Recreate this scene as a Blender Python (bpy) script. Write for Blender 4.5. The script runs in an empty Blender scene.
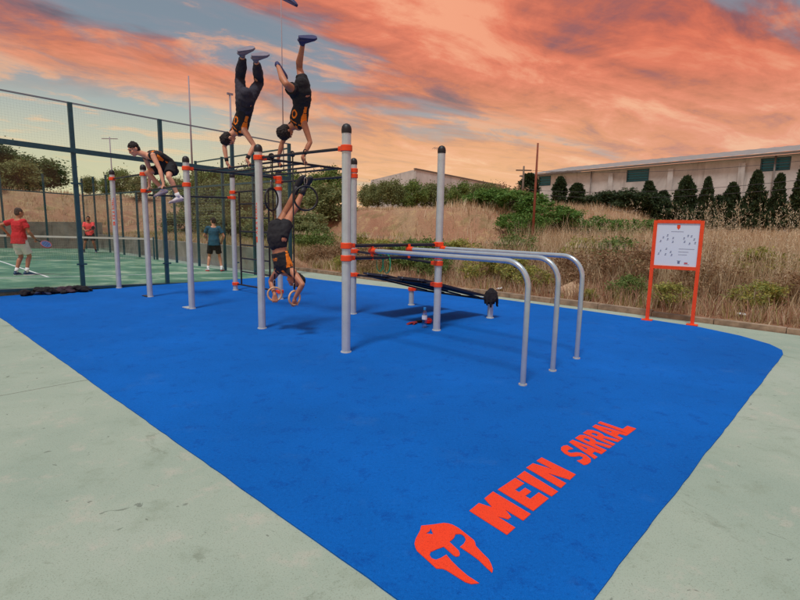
import bpy, bmesh, math, random
import numpy as np
from mathutils import Vector, Matrix, noise as mnoise
random.seed(7); rng = np.random.default_rng(7)
sc = bpy.context.scene; COL = sc.collection
V = Vector; R = math.radians

# ------------------------------------------------------------------ camera
FPX, CAMH = 510.0, 1.6                       # focal length in photo pixels (800 wide), eye height
down = V((338-400, -(3690-300), -FPX)).normalized(); cup = -down
cf = V((0, 0, -1)); cY = (cf - cup*cf.dot(cup)).normalized(); cX = cY.cross(cup)
RM = Matrix((cX, cY, cup))                   # camera axes -> world axes
cam = bpy.data.objects.new('camera', bpy.data.cameras.new('camera')); COL.objects.link(cam)
cam.matrix_world = Matrix.Translation((0, 0, CAMH)) @ RM.to_4x4()
cam.data.sensor_width = 36; cam.data.lens = FPX/800*36; cam.data.clip_end = 3000; cam.data.clip_start = .05
sc.camera = cam

# ------------------------------------------------------------------ world, sun, exposure
SUN_EL, SUN_AZ = R(66), R(200)               # azimuth measured clockwise from +Y
world = bpy.data.worlds.new('World'); sc.world = world; world.use_nodes = True
sc.view_settings.view_transform = 'Standard'; sc.view_settings.look = 'None'
sc.view_settings.gamma = 1; sc.view_settings.exposure = 0.0
sc.cycles.use_denoising = True; sc.cycles.max_bounces = 6; sc.cycles.transparent_max_bounces = 24
sl = bpy.data.lights.new('sun', 'SUN'); sl.energy = 2.2; sl.angle = R(11); sl.color = (1, .985, .96)
so = bpy.data.objects.new('sun', sl); COL.objects.link(so)
sdir = V((math.sin(SUN_AZ)*math.cos(SUN_EL), math.cos(SUN_AZ)*math.cos(SUN_EL), math.sin(SUN_EL)))
so.rotation_euler = (-sdir).to_track_quat('-Z', 'Y').to_euler(); so.location = sdir*60

def srgb(h, k=1.0):
    if isinstance(h, str): h = [int(h[i:i+2], 16) for i in (0, 2, 4)]
    return tuple(min(1, ((c/255/12.92) if c/255 <= .04045 else ((c/255+.055)/1.055)**2.4)*k) for c in h)+(1,)

class NT:
    """tiny node-tree helper"""
    def __init__(s, t): s.t = t; s.n = t.nodes; s.l = t.links
    def add(s, ty, **kw):
        n = s.n.new(ty)
        for k, v in kw.items():
            if k.startswith('i_'):
                key = k[2:]; key = int(key) if key.isdigit() else key.replace('_', ' ')
                s.set(n.inputs[key], v)
            else: setattr(n, k, v)
        return n
    def set(s, inp, v):
        if isinstance(v, bpy.types.NodeSocket): s.l.new(v, inp)
        else: inp.default_value = v
    def math(s, op, a, b=0.0, c=None):
        n = s.n.new('ShaderNodeMath'); n.operation = op; s.set(n.inputs[0], a); s.set(n.inputs[1], b)
        if c is not None: s.set(n.inputs[2], c)
        return n.outputs[0]
    def mix(s, f, a, b):
        n = s.n.new('ShaderNodeMix'); n.data_type = 'RGBA'; s.set(n.inputs[0], f); s.set(n.inputs[6], a); s.set(n.inputs[7], b); return n.outputs[2]
    def ss(s, v, lo, hi):
        n = s.n.new('ShaderNodeMapRange'); n.interpolation_type = 'SMOOTHSTEP'; s.set(n.inputs[0], v); n.inputs[1].default_value = lo; n.inputs[2].default_value = hi; return n.outputs[0]
    def ramp(s, v, stops):
        n = s.n.new('ShaderNodeValToRGB'); s.set(n.inputs[0], v); e = n.color_ramp.elements
        while len(e) < len(stops): e.new(.5)
        for el, (p, c) in zip(e, stops): el.position = p; el.color = c
        return n.outputs[0]
    def noise(s, vec, scale, detail=4, rough=.5, dist=0):
        n = s.n.new('ShaderNodeTexNoise'); s.set(n.inputs['Vector'], vec); n.inputs['Scale'].default_value = scale
        n.inputs['Detail'].default_value = detail; n.inputs['Roughness'].default_value = rough; n.inputs['Distortion'].default_value = dist
        return n.outputs[0]

def build_world():
    T = NT(world.node_tree); T.n.clear()
    out = T.add('ShaderNodeOutputWorld'); bg = T.add('ShaderNodeBackground')
    T.l.new(bg.outputs[0], out.inputs[0])
    sky = T.add('ShaderNodeTexSky', sky_type='NISHITA', sun_disc=False, sun_elevation=SUN_EL, sun_rotation=SUN_AZ)
    base = T.add('ShaderNodeVectorMath', operation='SCALE'); T.l.new(sky.outputs[0], base.inputs[0]); base.inputs[3].default_value = .10
    tc = T.add('ShaderNodeTexCoord').outputs['Generated']
    sep = T.add('ShaderNodeSeparateXYZ', i_0=tc); x, y, z = sep.outputs
    zz = T.math('ADD', T.math('MAXIMUM', z, 0.0), .10)
    px, py = T.math('DIVIDE', x, zz), T.math('DIVIDE', y, zz)
    ax, ay = .80, .60                                   # streak direction on the cloud sheet
    l = T.math('ADD', T.math('MULTIPLY', px, ax), T.math('MULTIPLY', py, ay))
    w = T.math('SUBTRACT', T.math('MULTIPLY', py, ax), T.math('MULTIPLY', px, ay))
    def vec(a, b, c=0.0):
        n = T.add('ShaderNodeCombineXYZ'); T.set(n.inputs[0], a); T.set(n.inputs[1], b); T.set(n.inputs[2], c); return n.outputs[0]
    v1 = vec(T.math('MULTIPLY', l, .26), w, 5.3)
    n1 = T.noise(v1, .85, 7, .55, .9)                   # broad cloud bands
    n2 = T.noise(vec(T.math('MULTIPLY', l, .55), w, 8.7), 2.2, 8, .62, .7)   # streaky texture
    n3 = T.noise(vec(T.math('MULTIPLY', l, .8), w, 1.2), 6.0, 6, .65, .5)     # fine ripples
    tex = T.math('ADD', T.math('ADD', T.math('MULTIPLY', n1, .52), T.math('MULTIPLY', n2, .38)), T.math('MULTIPLY', n3, .10))
    az = T.math('DIVIDE', x, T.math('MAXIMUM', T.math('ABSOLUTE', y), .05))
    hi_c = T.ramp(tex, [(.40, srgb('6f6470')), (.455, srgb('9a6a6c')), (.50, srgb('c8745f')), (.545, srgb('e58468')), (.60, srgb('f6ab88'))])
    lo_c = T.ramp(tex, [(.40, srgb('8d7478')), (.455, srgb('bd8577')), (.50, srgb('e39b72')), (.545, srgb('efa585')), (.60, srgb('fbcaa4'))])
    cloud = T.mix(T.ss(z, .10, .34), lo_c, hi_c)
    red = T.math('MULTIPLY', T.math('MULTIPLY', T.ss(az, -.1, .7), T.ss(z, .12, .33)), .62)
    cloud = T.mix(red, cloud, T.mix(T.ss(tex, .44, .56), srgb('8e5356'), srgb('d96a50')))
    # blue-grey openings, mostly toward the left of the view where the sheet thins
    left = T.ss(T.math('DIVIDE', x, T.math('MAXIMUM', T.math('ABSOLUTE', y), .05)), -.06, -.42)
    wv = T.math('ADD', w, T.math('MULTIPLY', T.math('SUBTRACT', n1, .5), 1.6))
    strip = T.ss(wv, 2.75, 3.35)
    thin = T.math('MULTIPLY', left, strip)
    spots = T.math('MULTIPLY', T.ss(n1, .48, .40), .75)
    high = T.math('MULTIPLY', T.ss(z, .42, .66), .97)                    # overhead the sheet breaks up
    open_ = T.math('MAXIMUM', T.math('MAXIMUM', thin, spots), high)
    veil = T.mix(.55, base.outputs[0], srgb('94a6a6'))
    wisps = T.ss(T.math('ADD', T.math('MULTIPLY', n2, .7), T.math('MULTIPLY', n3, .3)), .50, .60)
    gap = T.mix(T.math('MULTIPLY', wisps, .75), veil, srgb('f2b48e'))
    gap = T.mix(T.math('MULTIPLY', high, .92), gap, T.mix(.55, base.outputs[0], srgb('c6d4d8')))
    col = T.mix(open_, cloud, gap)
    # pale band along the horizon
    hz = T.ss(z, .27, .03)
    hcol = T.mix(left, T.mix(T.ss(az, .12, .6), srgb('f7cf9c'), srgb('dc9f88')), srgb('e2d9ae'))
    col = T.mix(T.math('MULTIPLY', hz, T.math('ADD', T.math('MULTIPLY', left, .30), .62)), col, hcol)
    T.l.new(col, bg.inputs[0]); bg.inputs[1].default_value = 1.0
build_world()

# ------------------------------------------------------------------ picture <-> place
def ray(x, y): return RM @ V((x-400, -(y-300), -FPX))
def gp(x, y, z=0.0):
    r = ray(x, y); k = (z-CAMH)/r.z; return V((0, 0, CAMH)) + r*k
def at(x, y, Y):
    r = ray(x, y); return V((0, 0, CAMH)) + r*(Y/r.y)
F0 = gp(346, 352); ES = V((.727, -.686, 0)).normalized(); ET = V((-ES.y, ES.x, 0)); UZ = V((0, 0, 1))
def W(s, t, z=0.0): return V((F0.x, F0.y, 0)) + ES*s + ET*t + UZ*z
def ST(p): d = V((p[0]-F0.x, p[1]-F0.y, 0)); return d.dot(ES), d.dot(ET)

# ------------------------------------------------------------------ materials
MATS = {}
def mat(name, col, rough=.6, metal=0, vary=0, scale=8, bump=0, bscale=60, spec=.5, col2=None, detail=5, **kw):
    if name in MATS: return MATS[name]
    m = bpy.data.materials.new(name); m.use_nodes = True; MATS[name] = m
    T = NT(m.node_tree); b = T.n['Principled BSDF']
    b.inputs['Roughness'].default_value = rough; b.inputs['Metallic'].default_value = metal
    b.inputs['Specular IOR Level'].default_value = spec
    c = tuple(col[:3])+(1,)
    co = T.add('ShaderNodeTexCoord').outputs['Object']
    if vary or col2:
        n = T.noise(co, scale, detail, .6)
        c2 = col2 if col2 else tuple(v*(1-vary) for v in c[:3])+(1,)
        c1 = c if col2 else tuple(min(1, v*(1+vary)) for v in c[:3])+(1,)
        T.l.new(T.ramp(n, [(.35, c2), (.65, c1)]), b.inputs['Base Color'])
    else: b.inputs['Base Color'].default_value = c
    if bump:
        bn = T.add('ShaderNodeBump'); bn.inputs['Strength'].default_value = bump; bn.inputs['Distance'].default_value = .01
        T.l.new(T.noise(co, bscale, 4, .6), bn.inputs['Height']); T.l.new(bn.outputs[0], b.inputs['Normal'])
    for k, v in kw.items(): b.inputs[k.replace('_', ' ')].default_value = v
    return m
def world_mat(name, fn, rough=.9):
    """procedural material in world metres: fn(T, position, bsdf)"""
    m = bpy.data.materials.new(name); m.use_nodes = True; MATS[name] = m
    T = NT(m.node_tree); b = T.n['Principled BSDF']; b.inputs['Roughness'].default_value = rough
    b.inputs['Specular IOR Level'].default_value = .3
    fn(T, T.add('ShaderNodeNewGeometry').outputs['Position'], b); return m
def bump(T, b, h, strength, dist):
    n = T.add('ShaderNodeBump'); n.inputs['Strength'].default_value = strength; n.inputs['Distance'].default_value = dist
    T.l.new(h, n.inputs['Height']); T.l.new(n.outputs[0], b.inputs['Normal'])

def f_rubber(T, P, b):
    big = T.noise(P, .55, 5, .6); mid = T.noise(P, 6, 5, .65); fine = T.noise(P, 170, 3, .8); gr = T.noise(P, 48, 3, .75)
    c = T.ramp(big, [(.30, srgb((2, 88, 168))), (.52, srgb((3, 96, 182))), (.72, srgb((6, 104, 196)))])
    c = T.mix(T.math('MULTIPLY', T.ss(mid, .52, .70), .40), c, srgb((0, 62, 146)))
    c = T.mix(T.math('MULTIPLY', T.ss(fine, .54, .66), .50), c, srgb((0, 40, 104)))
    c = T.mix(T.math('MULTIPLY', T.ss(fine, .44, .32), .20), c, srgb((60, 130, 230)))
    c = T.mix(T.math('MULTIPLY', T.ss(gr, .55, .66), .30), c, srgb((0, 54, 126))); c = T.mix(T.math('MULTIPLY', T.ss(gr, .45, .34), .22), c, srgb((30, 120, 214)))
    vo = T.add('ShaderNodeTexVoronoi', i_Vector=P, i_Scale=2.3); spot = T.ss(vo.outputs['Distance'], .022, .012)
    c = T.mix(T.math('MULTIPLY', spot, .55), c, srgb((20, 38, 78)))
    dust = T.noise(P, 1.7, 7, .7); c = T.mix(T.math('MULTIPLY', T.ss(dust, .56, .74), .10), c, srgb((100, 135, 160)))
    T.l.new(c, b.inputs['Base Color']); bump(T, b, fine, .6, .006); b.inputs['Roughness'].default_value = .85; b.inputs['Specular IOR Level'].default_value = .12
def f_print(T, P, b):
    fine = T.noise(P, 170, 3, .8); mid = T.noise(P, 9, 5, .65)
    c = T.mix(T.math('MULTIPLY', T.ss(fine, .50, .64), .55), srgb((240, 66, 30)), srgb((168, 34, 18)))
    c = T.mix(T.math('MULTIPLY', T.ss(mid, .50, .72), .25), c, srgb((214, 70, 44)))
    T.l.new(c, b.inputs['Base Color']); bump(T, b, fine, .35, .004); b.inputs['Roughness'].default_value = .8
def f_concrete(T, P, b):
    big = T.noise(P, .5, 6, .62, .4); mid = T.noise(P, 3.2, 7, .68); fine = T.noise(P, 120, 3, .7)
    c = T.ramp(big, [(.32, srgb((146, 162, 146))), (.5, srgb((158, 171, 154))), (.68, srgb((168, 177, 163)))])
    c = T.mix(T.math('MULTIPLY', T.ss(mid, .53, .70), .42), c, srgb((130, 142, 122)))
    c = T.mix(T.math('MULTIPLY', T.ss(mid, .46, .31), .40), c, srgb((190, 180, 166)))
    c = T.mix(T.math('MULTIPLY', T.ss(fine, .54, .66), .50), c, srgb((112, 118, 102)))
    vo = T.add('ShaderNodeTexVoronoi', i_Vector=P, i_Scale=1.25); sp = T.ss(T.math('ADD', vo.outputs['Distance'], T.math('MULTIPLY', mid, .05)), .062, .040)
    c = T.mix(T.math('MULTIPLY', sp, .65), c, srgb((84, 88, 80)))
    st = T.noise(P, 1.1, 8, .75, 1.2); c = T.mix(T.math('MULTIPLY', T.ss(st, .59, .66), .45), c, srgb((110, 118, 100)))
    g2 = T.noise(P, 30, 5, .8); c = T.mix(T.math('MULTIPLY', T.ss(g2, .56, .66), .35), c, srgb((124, 132, 114))); s2 = T.noise(P, 5.5, 4, .5, 2.5); c = T.mix(T.math('MULTIPLY', T.ss(s2, .69, .73), .55), c, srgb((78, 82, 74)))
    T.l.new(c, b.inputs['Base Color']); bump(T, b, fine, .3, .004)
def f_soil(T, P, b):
    big = T.noise(P, .22, 6, .6, .5); mid = T.noise(P, 1.6, 7, .7); fine = T.noise(P, 14, 6, .75)
    c = T.ramp(big, [(.35, srgb((156, 108, 84))), (.5, srgb((174, 130, 102))), (.66, srgb((176, 146, 114)))])
    c = T.mix(T.math('MULTIPLY', T.ss(mid, .50, .66), .75), c, srgb((198, 170, 124)))
    c = T.mix(T.math('MULTIPLY', T.ss(fine, .52, .68), .5), c, srgb((128, 88, 64)))
    gr = T.noise(P, .5, 5, .65); c = T.mix(T.math('MULTIPLY', T.ss(gr, .57, .68), .5), c, srgb((112, 114, 66)))
    T.l.new(c, b.inputs['Base Color']); bump(T, b, fine, .8, .12)
def f_turf(T, P, b):
    big = T.noise(P, .8, 6, .65, .6); fine = T.noise(P, 90, 3, .7)
    c = T.ramp(big, [(.36, srgb((74, 114, 92))), (.50, srgb((96, 136, 110))), (.58, srgb((134, 160, 134))), (.68, srgb((182, 190, 166)))])
    c = T.mix(T.math('MULTIPLY', T.ss(fine, .5, .7), .4), c, srgb((44, 92, 66)))
    T.l.new(c, b.inputs['Base Color']); bump(T, b, fine, .5, .01)
def f_wall(T, P, b):
    big = T.noise(P, .9, 7, .7, .5); fine = T.noise(P, 40, 4, .7)
    c = T.ramp(big, [(.34, srgb((116, 114, 108))), (.55, srgb((152, 150, 142))), (.7, srgb((170, 167, 158)))])
    c = T.mix(T.math('MULTIPLY', T.ss(fine, .55, .72), .35), c, srgb((96, 96, 90)))
    T.l.new(c, b.inputs['Base Color']); bump(T, b, fine, .4, .01)
def f_render(T, P, b):
    big = T.noise(P, .35, 7, .7, .8)
    st = T.add('ShaderNodeVectorMath', operation='MULTIPLY'); T.l.new(P, st.inputs[0]); st.inputs[1].default_value = (1.2, 1.2, .12)
    stk = T.noise(st.outputs[0], 1.3, 6, .7)
    c = T.ramp(big, [(.34, srgb((172, 173, 171))), (.55, srgb((198, 198, 195))), (.7, srgb((208, 208, 206)))])
    c = T.mix(T.math('MULTIPLY', T.ss(stk, .54, .72), .6), c, srgb((134, 132, 128)))
    T.l.new(c, b.inputs['Base Color'])
world_mat('rubber', f_rubber); world_mat('print', f_print); world_mat('concrete', f_concrete); world_mat('soil', f_soil)
world_mat('turf', f_turf); world_mat('wallc', f_wall); world_mat('facade', f_render)
mat('galv', srgb((190, 202, 203)), .30, .28, vary=.07, scale=9)
mat('galvd', srgb((178, 192, 198)), .22, .45, vary=.06, scale=8)
mat('orange', srgb((238, 74, 24)), .45, vary=.08, scale=20)
mat('blackbar', srgb((30, 31, 36)), .42, .1, vary=.2, scale=30)
mat('blackcap', srgb((24, 24, 28)), .5)
mat('green', srgb((30, 78, 88)), .45, .1, vary=.15, scale=12)
mat('wire', srgb((128, 140, 148)), .5, .2)
mat('white', srgb((226, 228, 226)), .6, vary=.04)
mat('netmesh', srgb((48, 62, 60)), .9)
mat('board', srgb((34, 38, 52)), .6, vary=.2, scale=6)
mat('skin', srgb((206, 150, 120)), .5, vary=.07, scale=9, spec=.35)
mat('skin2', srgb((180, 122, 92)), .5, vary=.08, scale=9, spec=.35)
mat('skin3', srgb((214, 158, 128)), .5, vary=.07, scale=9, spec=.35)
mat('jersey', srgb((27, 27, 31)), .85, vary=.15, scale=10, bump=.3, bscale=25)
mat('jorange', srgb((246, 132, 20)), .8, vary=.06)
mat('shorts', srgb((24, 24, 29)), .85, vary=.2, scale=8, bump=.4, bscale=18)
mat('trousers', srgb((40, 40, 54)), .85, vary=.15, scale=8, bump=.4, bscale=18)
mat('hair', srgb((34, 27, 25)), .8, vary=.3, scale=60, bump=.8, bscale=90)
mat('hairg', srgb((62, 52, 48)), .8, vary=.3, scale=60, bump=.8, bscale=90)
mat('redshirt', srgb((196, 30, 42)), .85, vary=.08, bump=.4, bscale=18)
mat('coral', srgb((244, 84, 84)), .85, vary=.08, bump=.4, bscale=18)
mat('teal', srgb((30, 82, 104)), .85, vary=.08, bump=.4, bscale=18)
mat('wshorts', srgb((222, 222, 222)), .85, vary=.05, bump=.4, bscale=18)
mat('shoeblue', srgb((44, 46, 92)), .6, vary=.1); mat('shoegrey', srgb((120, 116, 132)), .6, vary=.1)
mat('shoewhite', srgb((216, 212, 216)), .6, vary=.1); mat('shoeblack', srgb((30, 30, 36)), .6); mat('shoenavy', srgb((36, 60, 92)), .6)
mat('sock', srgb((232, 232, 232)), .9); mat('eye', srgb((28, 20, 18)), .3); mat('lip', srgb((150, 80, 72)), .5)
mat('wood', srgb((206, 166, 126)), .5, vary=.12, scale=18); mat('strap', srgb((28, 28, 32)), .9); mat('steel', srgb((160, 164, 170)), .3, .9)
mat('band', srgb((40, 150, 100)), .6)
mat('cloth', srgb((22, 20, 26)), .95, vary=.3, scale=9); mat('cloth4', srgb((120, 26, 34)), .9, vary=.2); mat('cloth2', srgb((56, 40, 52)), .95, vary=.3, scale=9); mat('cloth3', srgb((34, 48, 84)), .95, vary=.3, scale=9)
mat('bark', srgb((96, 80, 64)), .95, vary=.3, scale=6, bump=.8, bscale=20)
mat('roof', srgb((142, 136, 132)), .8, vary=.12, scale=1.5); mat('eave', srgb((112, 104, 98)), .8, vary=.1)
mat('tealwin', srgb((34, 116, 138)), .5, vary=.1); mat('winframe', srgb((52, 84, 92)), .6); mat('winglass', srgb((30, 62, 74)), .15)
mat('rust', srgb((128, 66, 44)), .8, vary=.2, scale=10); mat('timber', srgb((112, 98, 86)), .9, vary=.2, scale=10)
mat('mast', srgb((148, 138, 146)), .6, .2); mat('cable', srgb((60, 56, 60)), .8)
mat('signwhite', srgb((214, 228, 238)), .35); mat('ink', srgb((104, 116, 146)), .7); mat('inklight', srgb((150, 160, 178)), .7)
mat('kerb', srgb((146, 126, 106)), .95, vary=.35, scale=5, bump=.5, bscale=40)
mat('card', srgb((196, 170, 140)), .9, vary=.1, scale=5); mat('litter', srgb((220, 222, 224)), .8)
mat('bcap', srgb((40, 150, 224)), .4); mat('blabel', srgb((232, 238, 244)), .5); mat('redplastic', srgb((220, 40, 40)), .45)
mat('racketf', srgb((70, 92, 140)), .4); mat('racketr', srgb((150, 70, 80)), .45)
mat('green_tag', srgb((120, 230, 60)), .7)
def leafmat(name, cols, rough=.65):
    m = bpy.data.materials.new(name); m.use_nodes = True; MATS[name] = m; T = NT(m.node_tree); b = T.n['Principled BSDF']
    g = T.add('ShaderNodeNewGeometry')
    c = T.ramp(g.outputs['Random Per Island'], [(i/(len(cols)-1), srgb(c)) for i, c in enumerate(cols)])
    T.l.new(c, b.inputs['Base Color']); b.inputs['Roughness'].default_value = rough; b.inputs['Specular IOR Level'].default_value = .25
    tr = T.add('ShaderNodeBsdfTranslucent'); T.l.new(c, tr.inputs[0]); mx = T.add('ShaderNodeMixShader'); mx.inputs[0].default_value = .36
    T.l.new(b.outputs[0], mx.inputs[1]); T.l.new(tr.outputs[0], mx.inputs[2]); T.l.new(mx.outputs[0], T.n['Material Output'].inputs[0]); return m
leafmat('leaf_olive', [(94, 106, 66), (124, 134, 86), (148, 154, 104), (108, 118, 74)])
leafmat('leaf_green', [(82, 106, 56), (110, 134, 72), (136, 154, 86), (96, 118, 62)])
leafmat('leaf_dark', [(40, 56, 40), (58, 76, 50), (78, 94, 58), (46, 62, 42)])
leafmat('leaf_pine', [(52, 76, 46), (74, 100, 56), (96, 118, 66), (62, 86, 50)])
leafmat('leaf_ivy', [(70, 104, 50), (96, 134, 62), (118, 150, 74), (80, 114, 54)])
leafmat('leaf_weed', [(118, 130, 70), (146, 152, 82), (170, 168, 94), (188, 178, 86)])
leafmat('leaf_brown', [(140, 112, 86), (168, 138, 104), (150, 122, 96), (184, 158, 118)])
leafmat('straw', [(178, 152, 118), (220, 202, 166), (196, 174, 136), (232, 218, 188), (160, 132, 104), (206, 186, 146)])
leafmat('plume', [(214, 196, 160), (226, 212, 184), (196, 172, 134)])
leafmat('strawred', [(158, 114, 96), (182, 138, 114), (196, 158, 128), (142, 106, 88)])
leafmat('grassgreen', [(122, 130, 74), (152, 152, 86), (174, 168, 98), (138, 140, 80)])
def glassmat(name, tint, refl):
    m = bpy.data.materials.new(name); m.use_nodes = True; MATS[name] = m; T = NT(m.node_tree); T.n.remove(T.n['Principled BSDF'])
    tr = T.add('ShaderNodeBsdfTransparent'); tr.inputs[0].default_value = tint; gl = T.add('ShaderNodeBsdfGlossy'); gl.inputs['Roughness'].default_value = .02
    ge = T.add('ShaderNodeNewGeometry'); dp = T.add('ShaderNodeVectorMath', operation='DOT_PRODUCT'); T.l.new(ge.outputs['Normal'], dp.inputs[0]); T.l.new(ge.outputs['Incoming'], dp.inputs[1])
    cs = T.math('SUBTRACT', 1.0, T.math('ABSOLUTE', dp.outputs['Value'])); fz = T.math('ADD', refl, T.math('MULTIPLY', T.math('POWER', cs, 5.0), .7)); mx = T.add('ShaderNodeMixShader')
    T.l.new(fz, mx.inputs[0]); T.l.new(tr.outputs[0], mx.inputs[1]); T.l.new(gl.outputs[0], mx.inputs[2]); T.l.new(mx.outputs[0], T.n['Material Output'].inputs[0]); return m
glassmat('glass', (.95, .975, .968, 1), .02); glassmat('bottle', (.72, .84, .92, 1), .16)

# ------------------------------------------------------------------ mesh helpers
class MB:
    def __init__(s): s.v = []; s.f = []; s.m = []; s.cur = 0
    def quad(s, *p):
        b = len(s.v); s.v += [tuple(q) for q in p]; s.f.append(tuple(range(b, b+len(p)))); s.m.append(s.cur); return s
    def box(s, c, size, ax=None):
        c = V(c); X, Y, Z = ax if ax else (V((1, 0, 0)), V((0, 1, 0)), UZ); b = len(s.v); a, e, h = [k/2 for k in size]
        for i in (-1, 1):
            for j in (-1, 1):
                for k in (-1, 1): s.v.append(tuple(c + X*(a*i) + Y*(e*j) + Z*(h*k)))
        for q in ((0, 1, 3, 2), (4, 6, 7, 5), (0, 4, 5, 1), (2, 3, 7, 6), (0, 2, 6, 4), (1, 5, 7, 3)): s.f.append(tuple(b+i for i in q)); s.m.append(s.cur)
        return s
    def tube(s, pts, rad, n=10, ref=None, caps=True, closed=False, dome=False):
        """rad: number, list of numbers or list of (along ref, across) pairs"""
        pts = [V(p) for p in pts]
        if not isinstance(rad, (list, tuple)): rad = [rad]*len(pts)
        rad = [(r, r) if not isinstance(r, (list, tuple)) else r for r in rad]
        if dome:
            def ext(p, q, r, seq):
                d = (p-q).normalized(); return [(p + d*(min(r)*k), (r[0]*math.sqrt(max(0.02, 1-k*k)), r[1]*math.sqrt(max(0.02, 1-k*k)))) for k in seq]
            A = ext(pts[0], pts[1], rad[0], (.98, .8, .45)); B = ext(pts[-1], pts[-2], rad[-1], (.45, .8, .98))
            pts = [a[0] for a in A]+pts+[a[0] for a in B]; rad = [a[1] for a in A]+list(rad)+[a[1] for a in B]
        N = len(pts); b = len(s.v); prev = None
        for i in range(N):
            t = (pts[(i+1) % N]-pts[i-1]) if closed else (pts[min(i+1, N-1)]-pts[max(i-1, 0)])
            if t.length < 1e-9: t = UZ.copy()
            t.normalize()
            r0 = V(ref) if ref is not None else (prev if prev is not None else (V((0, 0, 1)) if abs(t.z) < .9 else V((1, 0, 0))))
            u = r0 - t*r0.dot(t)
            if u.length < 1e-4: u = t.orthogonal()
            u.normalize(); prev = u; w = t.cross(u)
            for k in range(n):
                a = 2*math.pi*k/n; s.v.append(tuple(pts[i] + u*(rad[i][0]*math.cos(a)) + w*(rad[i][1]*math.sin(a))))
        for i in range(N if closed else N-1):
            j = (i+1) % N
            for k in range(n):
                k2 = (k+1) % n; s.f.append((b+i*n+k, b+i*n+k2, b+j*n+k2, b+j*n+k)); s.m.append(s.cur)
        if caps and not closed:
            s.f.append(tuple(b+k for k in reversed(range(n)))); s.m.append(s.cur)
            s.f.append(tuple(b+(N-1)*n+k for k in range(n))); s.m.append(s.cur)
        return s
    def ell(s, c, r, ax=None, n=12, m=8):
        c = V(c); X, Y, Z = ax if ax else (V((1, 0, 0)), V((0, 1, 0)), UZ); b = len(s.v)
        s.v.append(tuple(c - Z*r[2]))
        for i in range(1, m):
            ph = -math.pi/2 + math.pi*i/m
            for k in range(n):
                a = 2*math.pi*k/n; s.v.append(tuple(c + X*(r[0]*math.cos(ph)*math.cos(a)) + Y*(r[1]*math.cos(ph)*math.sin(a)) + Z*(r[2]*math.sin(ph))))
        s.v.append(tuple(c + Z*r[2])); top = len(s.v)-1
        for k in range(n): s.f.append((b, b+1+(k+1) % n, b+1+k)); s.m.append(s.cur)
        for i in range(m-2):
            for k in range(n): s.f.append((b+1+i*n+k, b+1+i*n+(k+1) % n, b+1+(i+1)*n+(k+1) % n, b+1+(i+1)*n+k)); s.m.append(s.cur)
        o = b+1+(m-2)*n
        for k in range(n): s.f.append((o+k, o+(k+1) % n, top)); s.m.append(s.cur)
        return s
    def prism(s, poly, dz, holes=()):
        """poly: list of 3D points (planar), extruded by vector dz; holes cut out"""
        loops = [[V(p) for p in poly]]+[[V(p) for p in h] for h in holes]
        from mathutils.geometry import tessellate_polygon
        flat = [p for lp in loops for p in lp]; tris = tessellate_polygon(loops); b = len(s.v); n = len(flat); dz = V(dz)
        nz = sum((((flat[t[1]]-flat[t[0]]).cross(flat[t[2]]-flat[t[0]])) for t in tris[:1]), V((0, 0, 0))).dot(dz)
        s.v += [tuple(p) for p in flat]+[tuple(p+dz) for p in flat]
        for t in tris:
            up = t if nz > 0 else t[::-1]
            s.f.append(tuple(b+n+i for i in up)); s.f.append(tuple(b+i for i in up[::-1])); s.m += [s.cur]*2
        o = 0
        for lp in loops:
            k = len(lp)
            for i in range(k):
                j = (i+1) % k; s.f.append((b+o+i, b+o+j, b+n+o+j, b+n+o+i)); s.m.append(s.cur)
            o += k
        return s
    def mesh(s, name, smooth=False):
        me = bpy.data.meshes.new(name); me.from_pydata(s.v, [], s.f); me.polygons.foreach_set('material_index', s.m)
        if smooth: me.polygons.foreach_set('use_smooth', [True]*len(s.f))
        me.update(); return me
    def build(s, name, mats, parent=None, smooth=False, sharp=None, fix=True):
        me = s.mesh(name, smooth)
        if fix:
            bm = bmesh.new(); bm.from_mesh(me); bmesh.ops.recalc_face_normals(bm, faces=bm.faces); bm.to_mesh(me); bm.free()
        if smooth and sharp: me.set_sharp_from_angle(angle=R(sharp))
        return link(name, me, mats, parent)
def link(name, me, mats, parent=None):
    o = bpy.data.objects.new(name, me); COL.objects.link(o)
    if me and not me.materials:
        for m in (mats if isinstance(mats, (list, tuple)) else [mats]): me.materials.append(MATS[m])
    if parent is not None: o.parent = parent; o.matrix_parent_inverse = Matrix.Translation(-V(parent.location)) if parent.type == 'EMPTY' and parent.parent is None else parent_inv(parent)
    return o
def parent_inv(p):
    # meshes are built in world coordinates; a parent's own offset is undone here
    m = Matrix.Identity(4); q = p
    chain = []
    while q is not None: chain.append(q); q = q.parent
    for q in reversed(chain): m = m @ q.matrix_parent_inverse @ Matrix.Translation(q.location)
    return m.inverted()
def tag(o, label, cat=None, group=None, kind=None):
    if label: o['label'] = label
    if cat: o['category'] = cat
    if group: o['group'] = group
    if kind: o['kind'] = kind
    return o
def thing(name, loc, label, cat, group=None):
    o = bpy.data.objects.new(name, None); o.empty_display_size = .2; COL.objects.link(o); o.location = loc
    return tag(o, label, cat, group)
def copy_tree(o, parent=None):
    c = o.copy(); COL.objects.link(c)
    if parent is not None: c.parent = parent
    for ch in list(o.children): copy_tree(ch, c)
    return c
def struct(o): o['kind'] = 'structure'; return o

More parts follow.
